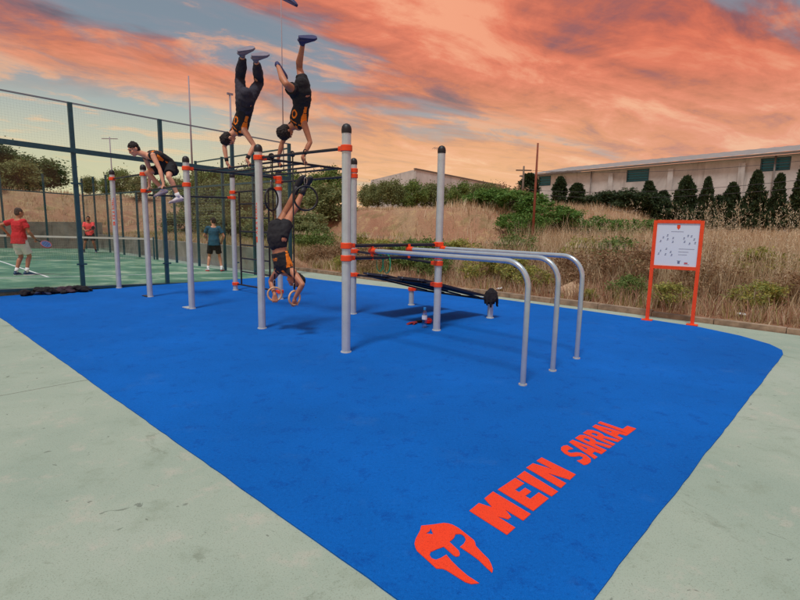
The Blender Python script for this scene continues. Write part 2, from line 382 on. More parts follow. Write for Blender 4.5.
# ================================================================== SETTING
def zig(pts, step=.10, amp=.006):
    out = []
    for i in range(len(pts)):
        a, b = V(pts[i]), V(pts[(i+1) % len(pts)]); n = max(1, int((b-a).length/step)); nrm = (b-a).normalized().cross(UZ)
        for k in range(n):
            p = a.lerp(b, k/n); out.append(p + nrm*(amp*mnoise.noise(p*1.3)+amp*mnoise.noise(p*11)))
    return out
def ground():
    b = MB(); b.quad((-1200, -1200, -.40), (1200, -1200, -.40), (1200, 1500, -.40), (-1200, 1500, -.40))
    struct(b.build('ground', 'soil', fix=False))
    pav = bpy.data.objects.new('pavement', None); COL.objects.link(pav); struct(pav)
    for (s0, s1, t0, t1) in ((-8.1, -.925, -24, 5.84), (-.915, 9.0, -24, 5.84), (9.01, 26, -24, 5.84), (-30, -8.11, -24, -6.4), (-10.2, -8.11, 4.93, 5.84)):
        b = MB(); b.prism([W(s0, t0, -.22), W(s1, t0, -.22), W(s1, t1, -.22), W(s0, t1, -.22)], (0, 0, .212)); b.build('concrete_slab', 'concrete', pav)
    # blue rubber mat
    left = [gp(0, 317), gp(200, 458), gp(400, 600)]; dl = (left[2]-left[0]).normalized(); dr = (gp(785, 352)-gp(592, 600)).normalized()
    a, c = left[0], gp(592, 600)
    den = dl.x*dr.y - dl.y*dr.x; k = ((c.x-a.x)*dr.y-(c.y-a.y)*dr.x)/den; near = a+dl*k
    farl = a - dl*((ST(a)[0]+8.10)/dl.dot(ES))
    pts = [near, gp(700, 461), gp(779, 360), gp(783, 354), gp(782, 350), gp(770, 344), gp(740, 335.5), gp(700, 327), gp(650, 319.5), gp(575, 309), gp(500, 299), W(-6.5, 4.75), W(-8.10, 4.75), farl]
    pts = [V((p.x, p.y, -.03)) for p in pts]
    b = MB(); b.prism(zig(pts), (0, 0, .03)); struct(b.build('rubber_mat', 'rubber'))
    # kerb stones along the back
    kb = bpy.data.objects.new('kerb', None); COL.objects.link(kb); struct(kb)
    for i in range(26):
        s0 = -10.25+i*1.0; h = .085+random.uniform(-.02, .02); z0 = -.2; j = random.uniform(-.012, .012)
        b = MB(); b.prism([W(s0+.006, 5.855+j, z0), W(s0+.994, 5.855+j, z0), W(s0+.994, 6.0+j, z0), W(s0+.006, 6.0+j, z0)], (0, 0, h-z0)); b.build('kerb_stone', 'kerb', kb)
ground()

def sst(a, b, x): k = min(1, max(0, (x-a)/(b-a))); return k*k*(3-2*k)
def terr(s, t):
    """height of the rough ground beyond the kerb and the court walls"""
    n = mnoise.noise(V((s*.16, t*.16, 0)))*.20+mnoise.noise(V((s*.6, t*.6, 4)))*.14+mnoise.noise(V((s*1.9, t*1.9, 9)))*.10
    d = max(0, t-6.0); A = .12+1.38*sst(-4.5, -9, s)
    left = sst(-9.0, -10.5, s)
    hr = (.06+.45*left)+min(d, 7)*.11*(1-.7*left)+A*sst(5.2+1.0*n, 7.6+1.0*n, d)+.018*max(0, d-8)+min(1, d*.4)*n*.6
    d2 = max(0, -29.9-s); hl = 1.2+1.9*sst(2, 9, d2)+.02*d2+min(1, d2*.4)*n*.9
    if t < 6.0: return hl
    return max(hr, hl) if s < -29.9 else hr
def bank():
    def axis(a, b, seg):
        out = [a]
        while out[-1] < b: out.append(out[-1]+seg(out[-1]))
        return out
    ss_ = axis(-170, 120, lambda s: .30 if -24 < s < 10 else (1.0 if -50 < s < 30 else 7))
    # snap the wall line
    k = min(range(len(ss_)), key=lambda i: abs(ss_[i]+29.9)); ss_[k] = -29.9
    tl = [-90, -70, -50, -35]+axis(-25, 4, lambda t: 1.2)[:-1]+[5.99]; th = axis(6.0, 40, lambda t: .30 if t < 20 else 1.5)+axis(48, 260, lambda t: 12)
    tt = tl+th; b = MB(); idx = {}
    for i, s in enumerate(ss_):
        for j, t in enumerate(tt):
            if s > -29.9+1e-6 and t < 5.98: continue
            p = W(s, t, -.45 if (s > -29.9+1e-6 and t < 5.995) else terr(s, t)); idx[i, j] = len(b.v); b.v.append(tuple(p))
    for i in range(len(ss_)-1):
        for j in range(len(tt)-1):
            q = [(i, j), (i+1, j), (i+1, j+1), (i, j+1)]
            if all(k in idx for k in q): b.f.append(tuple(idx[k] for k in q)); b.m.append(0)
    struct(b.build('bank', 'soil', smooth=True, fix=False))
bank()

# ------------------------------------------------------------------ padel court
R0 = W(-8.16, 4.80)
def CP(p, q, z=0.0): return R0 - ET*p - ES*q + UZ*(-.155+.033*p+z)     # along the end wall, into the court, up
def court():
    b = MB(); L = 11.0
    c = [CP(0, .02, 0), CP(L, .02, 0), CP(L, 20, 0), CP(0, 20, 0)]
    b.prism([p-UZ*.35 for p in c], (0, 0, .35)); tf = struct(b.build('court_turf', 'turf'))
    def line(p0, q0, p1, q1, wd=.06):
        a, e = CP(p0, q0, .004), CP(p1, q1, .004); d = (e-a).normalized(); n = UZ.cross(d)*wd/2
        MB().quad(a-n, e-n, e+n, a+n).build('court_line', 'white', tf)
    line(.05, 3.05, L-.05, 3.05); line(.05, 16.95, L-.05, 16.95); line(L/2, 3.0, L/2, 17.0)
    b = MB(); b.prism([CP(-.02, 2.1, -.4), CP(-.95, 2.1, -.4), CP(-.95, 21.4, -.4), CP(-.02, 21.4, -.4)], (0, 0, .36)); struct(b.build('court_apron', 'concrete'))
    # end wall toward the workout mat: posts, glass panes, wire above
    ps = [0, 1.8, 3.65, 5.5, 7.35, 9.2, 11.0]
    def post(name, p, q, h, w, par, m='green'):
        b = MB(); b.box(CP(p, q, h/2-.1), (w, w*.8, h+.2), (ET, ES, UZ)); return b.build(name, m, par)
    def bar(name, a, e, w, h, par, m='green'):
        d = (e-a); b = MB(); b.box((a+e)/2, (d.length, w, h), (d.normalized(), UZ.cross(d).normalized(), d.normalized().cross(UZ.cross(d).normalized()))); return b.build(name, m, par)
    def wires(name, a, e, z0, z1, step, par, r=.0022, m='wire'):
        """welded wire panel between two feet a and e"""
        b = MB(); d = (e-a); L = d.length; d = d.normalized(); n = d.cross(UZ).normalized()
        k = int(round(L/step))
        for i in range(k+1):
            p = a+(e-a)*(i/k); b.quad(p+UZ*z0-d*r, p+UZ*z0+d*r, p+UZ*z1+d*r, p+UZ*z1-d*r)
        k = int(round((z1-z0)/step))
        for i in range(k+1):
            z = z0+(z1-z0)*i/k; b.quad(a+UZ*(z-r)+n*.002, e+UZ*(z-r)+n*.002, e+UZ*(z+r)+n*.002, a+UZ*(z+r)+n*.002)
        return b.build(name, m, par, fix=False)
    e = thing('court_end_wall', CP(5.5, 0), 'tall glass and wire end wall of the padel court, on dark green posts beside the blue mat', 'fence')
    for i, p in enumerate(ps):
        po = post('post', p, 0, 3.98, .085, e)
        for z in (.55, 2.3):
            MB().box(CP(p, -.035, z), (.20, .02, .035), (ET, ES, UZ)).build('glass_clip', 'green', po)
    for a, c in zip(ps[:-1], ps[1:]):
        b = MB(); b.prism([CP(a+.05, -.006, .06), CP(c-.05, -.006, .06), CP(c-.05, .006, .06), CP(a+.05, .006, .06)], (0, 0, 2.86)); b.build('glass_pane', 'glass', e)
        wires('wire_panel', CP(a+.05, 0), CP(c-.05, 0), 3.06, 3.93, .052, e, .00045)
    bar('top_beam', CP(-.04, 0, 2.99), CP(11.04, 0, 2.99), .09, .10, e); bar('top_rail', CP(-.04, 0, 3.97), CP(11.04, 0, 3.97), .035, .03, e, 'wire'); bar('bottom_rail', CP(-.04, 0, .03), CP(11.04, 0, .03), .09, .05, e)
    # long side on the right: glass for two bays, then welded wire
    e = thing('court_side_fence', CP(0, 10), 'long side fence of the padel court, glass bays and wire panels before the low wall', 'fence')
    for i in range(1, 11):
        post('post', 0, i*2-.0, 3.0 if 3 < i < 8 else 3.9, .08, e)
        if i <= 2 or i >= 9:
            b = MB(); a, c = CP(0, (i-1)*2+.06, .06), CP(0, i*2-.06, .06); n = ET*.006; b.prism([a-n, c-n, c+n, a+n], (0, 0, 2.84)); b.build('glass_pane', 'glass', e)
        else: wires('wire_panel', CP(0, (i-1)*2+.05), CP(0, i*2-.05), .06, 2.9, .10, e)
    bar('top_beam', CP(0, .06, 2.95), CP(0, 20, 2.95), .07, .06, e)
    bar('top_rail', CP(0, .06, 3.85), CP(0, 6, 3.85), .04, .04, e)
    e = thing('court_far_wall', CP(5.5, 20), 'far end wall of the padel court, dark posts with glass and wire', 'fence')
    for i, p in enumerate([.2]+ps[1:]):
        post('post', p, 20.05, 3.95, .09, e)
    for a, c in zip(ps[:-1], ps[1:]):
        b = MB(); b.prism([CP(a+.06, 20.04, .06), CP(c-.05, 20.04, .06), CP(c-.05, 20.052, .06), CP(a+.06, 20.052, .06)], (0, 0, 2.84)); b.build('glass_pane', 'glass', e)
    bar('top_beam', CP(0.1, 20.05, 2.98), CP(11, 20.05, 2.98), .06, .06, e)
    # net
    e = thing('padel_net', CP(5.5, 10), 'padel net with white top tape stretched across the green court', 'net')
    for p in (.12, 10.88):
        b = MB(); b.tube([CP(p, 10, -.05), CP(p, 10, .95)], .035, 10, dome=True); b.build('net_post', 'green', e, True)
    bar('tape', CP(.14, 10, .89), CP(10.86, 10, .89), .02, .07, e, 'white')
    wires('netting', CP(.14, 10.0), CP(10.86, 10.0), .02, .86, .045, e, .003, 'netmesh')
    bar('centre_strap', CP(5.5, 9.985, .0), CP(5.5, 9.985, .86), .05, .02, e, 'white') if False else None
    hs = thing('floodlight_mast', CP(1.72, .16), 'thin tall floodlight mast standing at the glass end wall', 'mast')
    b = MB(); b.tube([CP(1.72, .16, -.1), CP(1.72, .16, 5.0)], [.032, .026], 8); b.build('pole', 'mast', hs, True)
    MB().box(CP(1.72, .16, 5.0), (.16, .05, .05), (ET, ES, UZ)).build('lamp_bracket', 'mast', hs)
court()
def walls():
    w = thing('low_wall', W(-20, 6.3), 'low grey concrete retaining wall along the far side of the court', 'wall')
    for i in range(8):
        s0 = -10.3-i*2.43; b = MB(); h = .62+random.uniform(-.015, .015)
        b.prism([W(s0, 5.77, -.4), W(s0-2.415, 5.77, -.4), W(s0-2.415, 5.97, -.4), W(s0, 5.97, -.4)], (0, 0, h+.4)); b.build('wall_panel', 'wallc', w)
    w = thing('grey_block_wall', W(-29.8, -4), 'higher grey concrete wall behind the far end of the court', 'wall')
    for i in range(9):
        t0 = 6.15-i*2.6; b = MB(); h = 1.32+random.uniform(-.015, .015)
        b.prism([W(-29.7, t0, -.4), W(-29.9, t0, -.4), W(-29.9, t0-2.585, -.4), W(-29.7, t0-2.585, -.4)], (0, 0, h+.4)); b.build('wall_panel', 'wallc', w)
walls()

# ------------------------------------------------------------------ buildings
def warehouse():
    A = V((13.9, 59.6, 0)); B = V((29.3, 36.6, 0)); d = (B-A).normalized(); C = A+d*46; n = V((-d.y, d.x, 0))
    if n.x < 0: n = -n
    root = thing('warehouse', A.lerp(B, .5)+UZ*.5, 'long pale rendered warehouse with low grey roof and small teal windows', 'warehouse')
    def P(k, o, z): return A+d*k+n*o+UZ*z
    L = 46; ze = 7.25; D = 16; zr = 8.75
    # wall panels between pilasters, openings cut for windows
    wins = []
    for (x0, y0, x1, y1) in ((539, 176.5, 550.5, 185.5), (627, 170, 648.5, 181), (761, 158.5, 790, 170)):
        def onwall(x, y):
            r = ray(x, y); o = V((0, 0, CAMH)); k = (A-o).dot(n)/r.dot(n); p = o+r*k; return (p-A).dot(d), p.z
        a = onwall(x0, y0); c = onwall(x1, y1); wins.append((a[0], c[0], c[1], a[1]))
    bays = [0, 5.6, 11.2, 17.0, 22.6, 28.4, 34.5, 46]
    for a, c in zip(bays[:-1], bays[1:]):
        poly = [P(a+.003, 0, -.3), P(c-.003, 0, -.3), P(c-.003, 0, ze-.16), P(a+.003, 0, ze-.16)]
        holes = [[P(w[0], 0, w[2]), P(w[1], 0, w[2]), P(w[1], 0, w[3]), P(w[0], 0, w[3])] for w in wins if a < w[0] and w[1] < c]
        b = MB(); b.prism(poly, n*.25, holes); b.build('wall_panel', 'facade', root)
    for a in bays[1:-1]: MB().box(P(a, -.08, 3.2), (.45, .22, 7.0), (d, n, UZ)).build('pilaster', 'facade', root)
    b = MB(); b.prism([P(0, .26, -.3), P(0, D, -.3), P(0, D, ze-.1), P(0, D/2, zr-.15), P(0, .26, ze-.1)], d*.25); b.build('gable_wall', 'facade', root)
    for w in wins:
        fr = MB(); cx = (w[0]+w[1])/2; cz = (w[2]+w[3])/2; hw = (w[1]-w[0])/2; hh = (w[3]-w[2])/2
        for sx in (-1, 1): fr.box(P(cx+sx*(hw-.05), .08, cz), (.09, .14, hh*2-.01), (d, n, UZ))
        for sz in (-1, 1): fr.box(P(cx, .085, cz+sz*(hh-.05)), (hw*2-.2, .13, .09), (d, n, UZ))
        f = fr.build('window', 'winframe', root); MB().box(P(cx, .14, cz), (hw*2-.02, .02, hh*2-.02), (d, n, UZ)).build('pane', 'winglass', f)
        k = 5 if hw > .9 else 4
        for i in range(k):
            z = w[2]+(i+.5)*(hh*2)/k; m = MB(); m.box(P(cx, .085, z), (hw*2-.2, .04, hh*2/k*.68), (d, (n*.9+UZ*.35).normalized(), (UZ*.9-n*.35).normalized())); m.build('louvre', 'tealwin', f)
    b = MB(); k = 92; rid = []
    for i in range(k+1):
        o = .035*(i % 2); rid.append(o)
        b.v += [tuple(P(-.3+i*(L+.6)/k, -.45, ze+o)), tuple(P(-.3+i*(L+.6)/k, D/2, zr+o))]
    for i in range(k): b.f.append((2*i, 2*i+2, 2*i+3, 2*i+1)); b.m.append(0)
    b.build('roof', 'roof', root, fix=False)
    MB().box(P(L/2, -.40, ze-.09), (L+.6, .12, .16), (d, n, UZ)).build('eave', 'eave', root)
    for a in (9.0, 24.8): MB().tube([P(a, -.14, 0), P(a, -.14, ze-.2)], .06, 8).build('downpipe', 'eave', root, True)
warehouse()
def far_shed():
    A = V((1.8, 70, 0)); r = V((.8, .6, 0)); l = V((-.6, .8, 0)); root = thing('far_shed', A, 'pale concrete shed with a shallow gable rising behind the olive trees', 'shed')
    Lw, Rw = 10.9, 17.5
    b = MB(); b.prism([A+l*.21, A+l*Lw, A+l*Lw+UZ*7.95, A+l*.21+UZ*8.75], r*.2); b.build('side_wall', 'facade', root)
    n = 4
    for i in range(n):
        a, c = i/n*Rw, (i+1)/n*Rw-.02
        b = MB(); b.prism([A+r*a, A+r*c, A+r*c+UZ*(8.75-1.25*c/Rw), A+r*a+UZ*(8.75-1.25*a/Rw)], l*.2); b.build('wall_panel', 'facade', root)
    b = MB(); b.prism([A-r*.1-l*.1+UZ*8.78, A+r*Rw-l*.1+UZ*7.5, A+r*Rw+l*.35+UZ*7.5, A-r*.1+l*.35+UZ*8.78], UZ*.14); b.build('parapet', 'eave', root)
    b = MB(); b.quad(A+UZ*8.7, A+r*Rw+UZ*7.45, A+r*Rw+l*Lw+UZ*6.7, A+l*Lw+UZ*7.9); b.build('roof', 'roof', root, fix=False)
    m = A+r*4.6+l*.9; an = thing('roof_antenna', m+UZ*8.1, 'thin TV aerial with crossbars on the roof of the pale shed', 'aerial')
    b = MB(); b.tube([m+UZ*8.1, m+UZ*12.1], .035, 6); b.build('mast', 'mast', an)
    b = MB()
    b.tube([m+UZ*12.0-r*.9, m+UZ*12.0+r*1.0], .03, 5)
    for k in (-.8, -.4, 0, .4, .8): b.tube([m+UZ*12.0+r*k-l*.4+UZ*.12, m+UZ*12.0+r*k+l*.4-UZ*.12], .022, 5)
    b.build('crossbar', 'mast', an)
far_shed()

# ------------------------------------------------------------------ vegetation
def np_mesh(name, Q, smooth=False):
    """Q: (N,k,3) separate k-gons"""
    N, k = Q.shape[:2]; me = bpy.data.meshes.new(name); me.vertices.add(N*k); me.vertices.foreach_set('co', Q.reshape(-1).astype(np.float32))
    me.loops.add(N*k); me.loops.foreach_set('vertex_index', np.arange(N*k, dtype=np.int32)); me.polygons.add(N)
    me.polygons.foreach_set('loop_start', np.arange(0, N*k, k, dtype=np.int32)); me.polygons.foreach_set('loop_total', np.full(N, k, dtype=np.int32))
    me.update(calc_edges=True); return me
def unit(a): return a/np.maximum(1e-9, np.linalg.norm(a, axis=1, keepdims=True))
def leaves(C, size, aspect=.5, up=0.0, droop=None):
    N = len(C); d = unit(rng.normal(size=(N, 3))+np.array([0, 0, up])); r = unit(np.cross(d, rng.normal(size=(N, 3))))
    L = (size*rng.uniform(.6, 1.35, N))[:, None]; w = L*aspect*.5
    return np.stack([C, C+d*L*.5+r*w, C+d*L, C+d*L*.5-r*w], 1)
def clumps(rx, rz, z0, K, n, spread, seed, flat=.75, hollow=.55):
    """clump centres inside a lumpy crown, then leaf points round each"""
    g = np.random.default_rng(seed); c = unit(g.normal(size=(K, 3)))*(g.uniform(hollow, 1, K)**.6)[:, None]
    c = c*np.array([rx, rx, rz])*g.uniform(.72, 1.12, (K, 1)); c[:, 2] += z0+rz
    pts = c[g.integers(0, K, n)]+g.normal(size=(n, 3))*spread*np.array([1, 1, flat])*g.uniform(.6, 1.2, (n, 1)); return c, pts
def tree_proto(name, h, rx, leafm, n, size, seed, trunk=.25, K=46, spread=.16, th=.28, thick=.06):
    """unit things are modelled at the origin, height h"""
    root = bpy.data.objects.new(name, None); COL.objects.link(root); rz = h*(1-trunk)/2; z0 = h*trunk
    c, pts = clumps(rx, rz*.95, z0, K, n, h*spread*.55, seed); pts[:, 2] = np.maximum(pts[:, 2], h*.06)
    me = np_mesh('crown', leaves(pts, size, .5)); link('crown', me, leafm, root)
    b = MB(); top = V((random.uniform(-.1, .1), random.uniform(-.1, .1), h*.62))
    b.tube([V((0, 0, -.3)), V((.03, .02, h*.2)), top*.6+V((0, 0, .05*h)), top], [thick*h*.5, thick*h*.38, thick*h*.25, thick*h*.1], 7)
    for i in range(0, K, 4):
        q = V(c[i]); a = V((0, 0, h*random.uniform(.15, .45))); b.tube([a, a.lerp(q, .5)+V((0, 0, .05*h)), q], [thick*h*.17, thick*h*.11, thick*h*.04], 5)
    b.build('trunk', 'bark', root, True); return root
def cypress_proto(name, h, rx, n, seed, leafm='leaf_dark'):
    g = np.random.default_rng(seed); root = bpy.data.objects.new(name, None); COL.objects.link(root)
    z = g.uniform(0.01, 1, n)**.85; a = g.uniform(0, 2*np.pi, n)
    prof = np.minimum(1, (1.02-z)**.52*1.1)*np.minimum(1, .6+z*3)
    lump = 1+.26*np.sin(a*2+z*9+seed*1.7)+.22*np.sin(a*3-z*21+seed)+.16*np.sin(z*43+a*4)
    r = rx*prof*lump*g.uniform(.45, 1.05, n)**.5
    pts = np.stack([r*np.cos(a), r*np.sin(a), z*h*.97], 1); me = np_mesh('crown', leaves(pts, .20*h/3.4, .42, up=1.3)); link('crown', me, leafm, root)
    b = MB(); b.tube([V((0, 0, -.3)), V((0, 0, h*.6))], [.09, .03], 7); b.build('trunk', 'bark', root, True); return root
def place(proto, first, loc, rz, sx, sz, label, cat, group):
    o = proto if first else copy_tree(proto); o.location = loc; o.rotation_euler = (0, 0, rz); o.scale = (sx, sx, sz); tag(o, label, cat, group); return o
def groundz(p): s, t = ST(p); return terr(s, t)
def spot(px, Y):
    p = at(px, 222, Y); p.z = groundz(p); return p
def plant():
    ol = [tree_proto('olive_tree', 3.4, 1.35, 'leaf_olive', 5200, .19, 11, .16, 40, .15), tree_proto('olive_tree', 3.4, 1.2, 'leaf_green', 5200, .19, 12, .14, 34, .14), tree_proto('olive_tree', 3.4, 1.5, 'leaf_olive', 5600, .19, 13, .12, 50, .15)]
    used = set()
    row = [(313, 44, 178, 1), (334, 38, 173, 1), (368, 52, 189, 0), (378, 46, 186, 2), (392, 44, 184, 0), (404, 48, 187, 1), (416, 43, 183, 1), (430, 46, 185, 2), (447, 50, 188, 0), (458, 43, 184, 1), (470, 46, 186, 0), (484, 44, 184, 2), (495, 48, 187, 1)]
    for i, (px, Y, ytop, k) in enumerate(row):
        p = spot(px, Y); h = max(1.6, CAMH+(222-ytop)/FPX*Y-p.z)*1.2
        place(ol[k], k not in used, p, i*1.3, h/3.4*.9, h/3.4, ['small grey-green orchard tree in the row along the top of the brown bank', 'small fresh-green orchard tree in the row along the top of the brown bank', 'wide grey-green orchard tree in the row along the top of the brown bank'][k], 'tree', ['grey-green orchard trees', 'fresh-green orchard trees', 'wide orchard trees'][k]); used.add(k)
    br = tree_proto('dry_tree', 3.4, 1.4, 'leaf_brown', 4600, .19, 21, .1, 36, .16)
    p = spot(508, 44); place(br, True, p, .4, 1.0, (CAMH+41/FPX*44-p.z)/3.4, 'brownish half-dry tree at the end of the orchard row', 'tree', None)
    # trees seen through the court glass
    pop = [tree_proto('leafy_tree', 4.5, 1.5, 'leaf_green', 6500, .24, 31, .12, 48, .16), tree_proto('leafy_tree', 4.5, 1.7, 'leaf_olive', 6500, .24, 32, .12, 52, .17)]
    used = set()
    for i, (px, Y, ytop, k, w) in enumerate([(122, 44, 171, 0, 1.0), (141, 40, 178, 1, 1.1), (204, 38, 168, 0, .9), (222, 42, 172, 1, 1.0), (240, 36, 170, 0, .9), (258, 40, 166, 1, .9), (276, 37, 172, 0, .9), (292, 42, 170, 0, 1.1), (180, 42, 180, 1, 1.0), (92, 46, 180, 1, 1.0), (213, 34, 182, 1, .9), (231, 33, 184, 0, .9), (249, 32, 182, 1, .9), (267, 33, 184, 0, .9), (196, 35, 186, 0, .9), (162, 44, 184, 0, 1.1), (283, 34, 184, 1, .9), (108, 42, 190, 0, .9)]):
        p = spot(px, Y); h = max(1.5, CAMH+(219-ytop)/FPX*Y-p.z)*1.06
        place(pop[k], k not in used, p, i*2.1, h/4.5*w, h/4.5, 'loose green tree on the slope behind the low grey wall and court fence', 'tree', 'trees behind the court'); used.add(k)
    big = tree_proto('pine_tree', 6, 3.0, 'leaf_pine', 15000, .27, 41, .12, 90, .15)
    p = spot(27, 50); place(big, True, p, 0, 1.2, (CAMH+60/FPX*50-p.z)/6*1.04, 'broad dark tree on the mound behind the far court wall', 'tree', None)
    p = spot(-12, 44); o = place(big, False, p, 2, .9, .75, 'spreading dark tree beyond the higher grey wall, beside the broad tree', 'tree', None)
    # cypresses along the warehouse
    CYL = ['broad dark cypress behind the rusty pole at the far end of the warehouse', 'slimmer cypress of the pair standing clear of the hedge at the warehouse end', 'rounder cypress of the pair standing clear of the hedge at the warehouse end',
           'cypress rising out of the hedge bushes beside the middle teal window', 'low cypress tucked against the last hedge bushes', 'first full cypress after the hedge, rising above the information board', 'narrow second cypress after the hedge, beside the information board',
           'shorter third full cypress after the hedge bushes', 'tall fourth full cypress after the hedge, just before the big louvred window', 'narrow fifth full cypress after the hedge, under the big louvred window', 'tall sixth full cypress after the hedge, past the big louvred window', 'seventh full cypress after the hedge bushes',
           'low cypress filling the gap between the second and third full cypresses', 'low cypress filling the gap between the third and fourth full cypresses', 'low cypress filling the gap between the fourth and fifth full cypresses']
    cy = [cypress_proto('cypress', 3.4, .62, 9000, 51), cypress_proto('cypress', 3.4, .8, 10000, 52), cypress_proto('cypress', 3.4, .7, 9500, 53)]
    used = set()
    for i, (px, Y, ytop, k, w) in enumerate([(527, 46, 175, 1, 1.25), (558, 44, 178, 0, 1.0), (575, 43, 184, 1, 1.0), (646, 36, 182, 2, 1.0), (661, 36, 191, 1, .9), (683, 34, 178, 1, 1.1), (704, 33, 179, 0, .9), (729, 32, 184, 1, .9), (752, 31, 173, 1, 1.0), (775, 30, 176, 0, 1.0), (798, 29, 168, 2, 1.1), (822, 28, 172, 1, 1.1), (716, 34, 196, 1, 1.0), (740, 33, 199, 2, 1.0), (764, 31, 199, 1, 1.0)]):
        p = spot(px, Y); hz = 222+5*(px-400)/400*1.4; h = (CAMH+(hz-ytop)/FPX*Y-p.z)*1.02
        place(cy[k], k not in used, p, i*1.7, w*Y/34*.84, h/3.4, CYL[i], 'tree', 'cypresses along the warehouse'); used.add(k)
    hd = tree_proto('hedge_bush', 2.4, 1.5, 'leaf_dark', 7000, .17, 61, .03, 50, .15); f = True
    for i, (px, Y, ytop, w) in enumerate([(606, 37, 192, 1.0), (624, 36, 188, 1.1), (640, 36, 190, .9), (670, 35, 196, .9), (694, 34, 205, .9)]):
        p = spot(px, Y); h = CAMH+(225-ytop)/FPX*Y-p.z; place(hd, f, p, i*1.1, w*1.15, h/2.4*1.04, 'dense dark evergreen bush in the hedge before the warehouse', 'bush', 'hedge bushes'); f = False
    iv = tree_proto('ivy_mound', 1.6, 1.6, 'leaf_ivy', 7500, .13, 71, .02, 60, .13); f = True
    for i, (px, Y, ytop, w) in enumerate([(508, 24, 203, 1.35), (540, 23, 211, 1.2), (575, 23, 215, 1.0), (494, 24, 208, .8), (606, 22, 222, .8), (520, 20, 221, .7), (640, 24, 218, .9)]):
        p = spot(px, Y); hz = 222+5*(px-400)/400*1.4; h = max(.95, CAMH+(hz-ytop)/FPX*Y-p.z); place(iv, f, p, i*1.9, w, h/1.6*1.05, 'bright green scrambling shrub mound on the weedy slope near the rusty pole', 'shrub', 'green mounds on the slope'); f = False
    sb = tree_proto('scrub_bush', 1.8, 1.1, 'leaf_olive', 5200, .14, 91, .03, 44, .16); f = True
    for i, (s_, t_, w, h) in enumerate([(-12.5, 8.6, .8, .6), (-14.5, 10.0, 1.0, .8), (-17, 9.4, .9, .7), (-19.5, 10.4, 1.1, .9), (-22, 9.8, 1.0, .8), (-24.5, 10.6, 1.2, 1.0), (-27, 9.6, 1.0, .8), (-16, 12.6, 1.2, 1.0), (-20.5, 13.0, 1.2, 1.1), (-25, 13.4, 1.3, 1.1)]):
        place(sb, f, W(s_, t_, terr(s_, t_)-.05), i*1.3, w, h, 'olive-green scrub bush on the bank behind the low grey wall', 'bush', 'scrub behind the low wall'); f = False
    for i, (s_, t_, w, h) in enumerate([(-36, -2, 1.5, 1.5), (-38, 1, 1.5, 1.4), (-41, -4, 1.8, 1.8), (-34, -5, 1.2, 1.1), (-40, 4, 1.5, 1.2)]):
        place(sb, False, W(s_, t_, terr(s_, t_)-.05), i*1.9, w, h, 'olive-green bush on the mound behind the higher grey wall', 'bush', 'bushes on the mound')
    # weeds on the slope: individual leafy weeds behind the kerb
    wd = [tree_proto('leafy_weed', 1.0, .5, 'leaf_weed', 2600, .075, 81, .02, 40, .15, thick=.012), tree_proto('leafy_weed', 1.0, .55, 'leaf_green', 2600, .075, 82, .02, 40, .16, thick=.012), tree_proto('dry_weed', 1.0, .55, 'leaf_brown', 3000, .06, 83, .02, 46, .17, thick=.012)]
    L = ['yellow-green leafy weed clump on the slope behind the kerb', 'mid-green leafy weed clump on the slope behind the kerb', 'brown dried weed clump on the slope behind the kerb']
    G = ['yellow-green weeds', 'mid-green weeds', 'brown weeds']; used = set()
    for i, (s, t, k, w, h) in enumerate([(-8.4, 8.8, 0, 1.2, .7), (-6.4, 8.6, 1, 1.3, .8), (-5.2, 9.4, 0, 1.3, .8), (-10.0, 9.2, 0, 1.2, .7), (-11.8, 8.2, 1, 1.2, .7), (-3.4, 9.6, 1, 1.2, .9), (-9.6, 6.9, 2, 1.1, .6), (-4.8, 7.0, 1, 1.3, 1.1), (-5.7, 7.4, 1, 1.2, .95), (-4.0, 6.7, 1, .9, .75), (-7.4, 7.2, 2, 1.2, .8), (-6.6, 6.7, 2, 1.0, .6), (-9.0, 8.0, 2, 1.4, .8), (-2.6, 6.7, 0, .9, .8), (-1.8, 6.9, 0, .9, .75), (-1.1, 6.6, 0, .8, .6), (-2.2, 7.6, 2, 1.2, .8), (-.3, 7.3, 2, 1.2, .9), (.6, 7.8, 2, 1.3, 1.0), (1.0, 6.7, 1, .7, .55), (1.9, 6.5, 0, .7, .5), (2.3, 7.4, 2, 1.2, .8), (3.2, 6.9, 0, .8, .55), (3.9, 7.7, 2, 1.2, .8), (4.8, 7.4, 1, 1.0, .9), (5.4, 7.0, 1, .9, .8), (0, 9.0, 1, 1.3, 1.0), (-1.2, 9.4, 0, 1.2, .9), (1.4, 9.6, 2, 1.3, .9), (-3.2, 8.6, 2, 1.2, .7), (.4, 6.25, 0, .35, .28), (-7.9, 6.8, 0, .8, .5), (-10.4, 7.6, 1, 1.2, .8), (2.9, 9.2, 0, 1.2, .8), (6.2, 7.6, 2, 1.2, .8)]):
        p = W(s, t, terr(s, t)-.03); place(wd[k], k not in used, p, i*1.4, w, h, L[k], 'weed', G[k]); used.add(k)
plant()

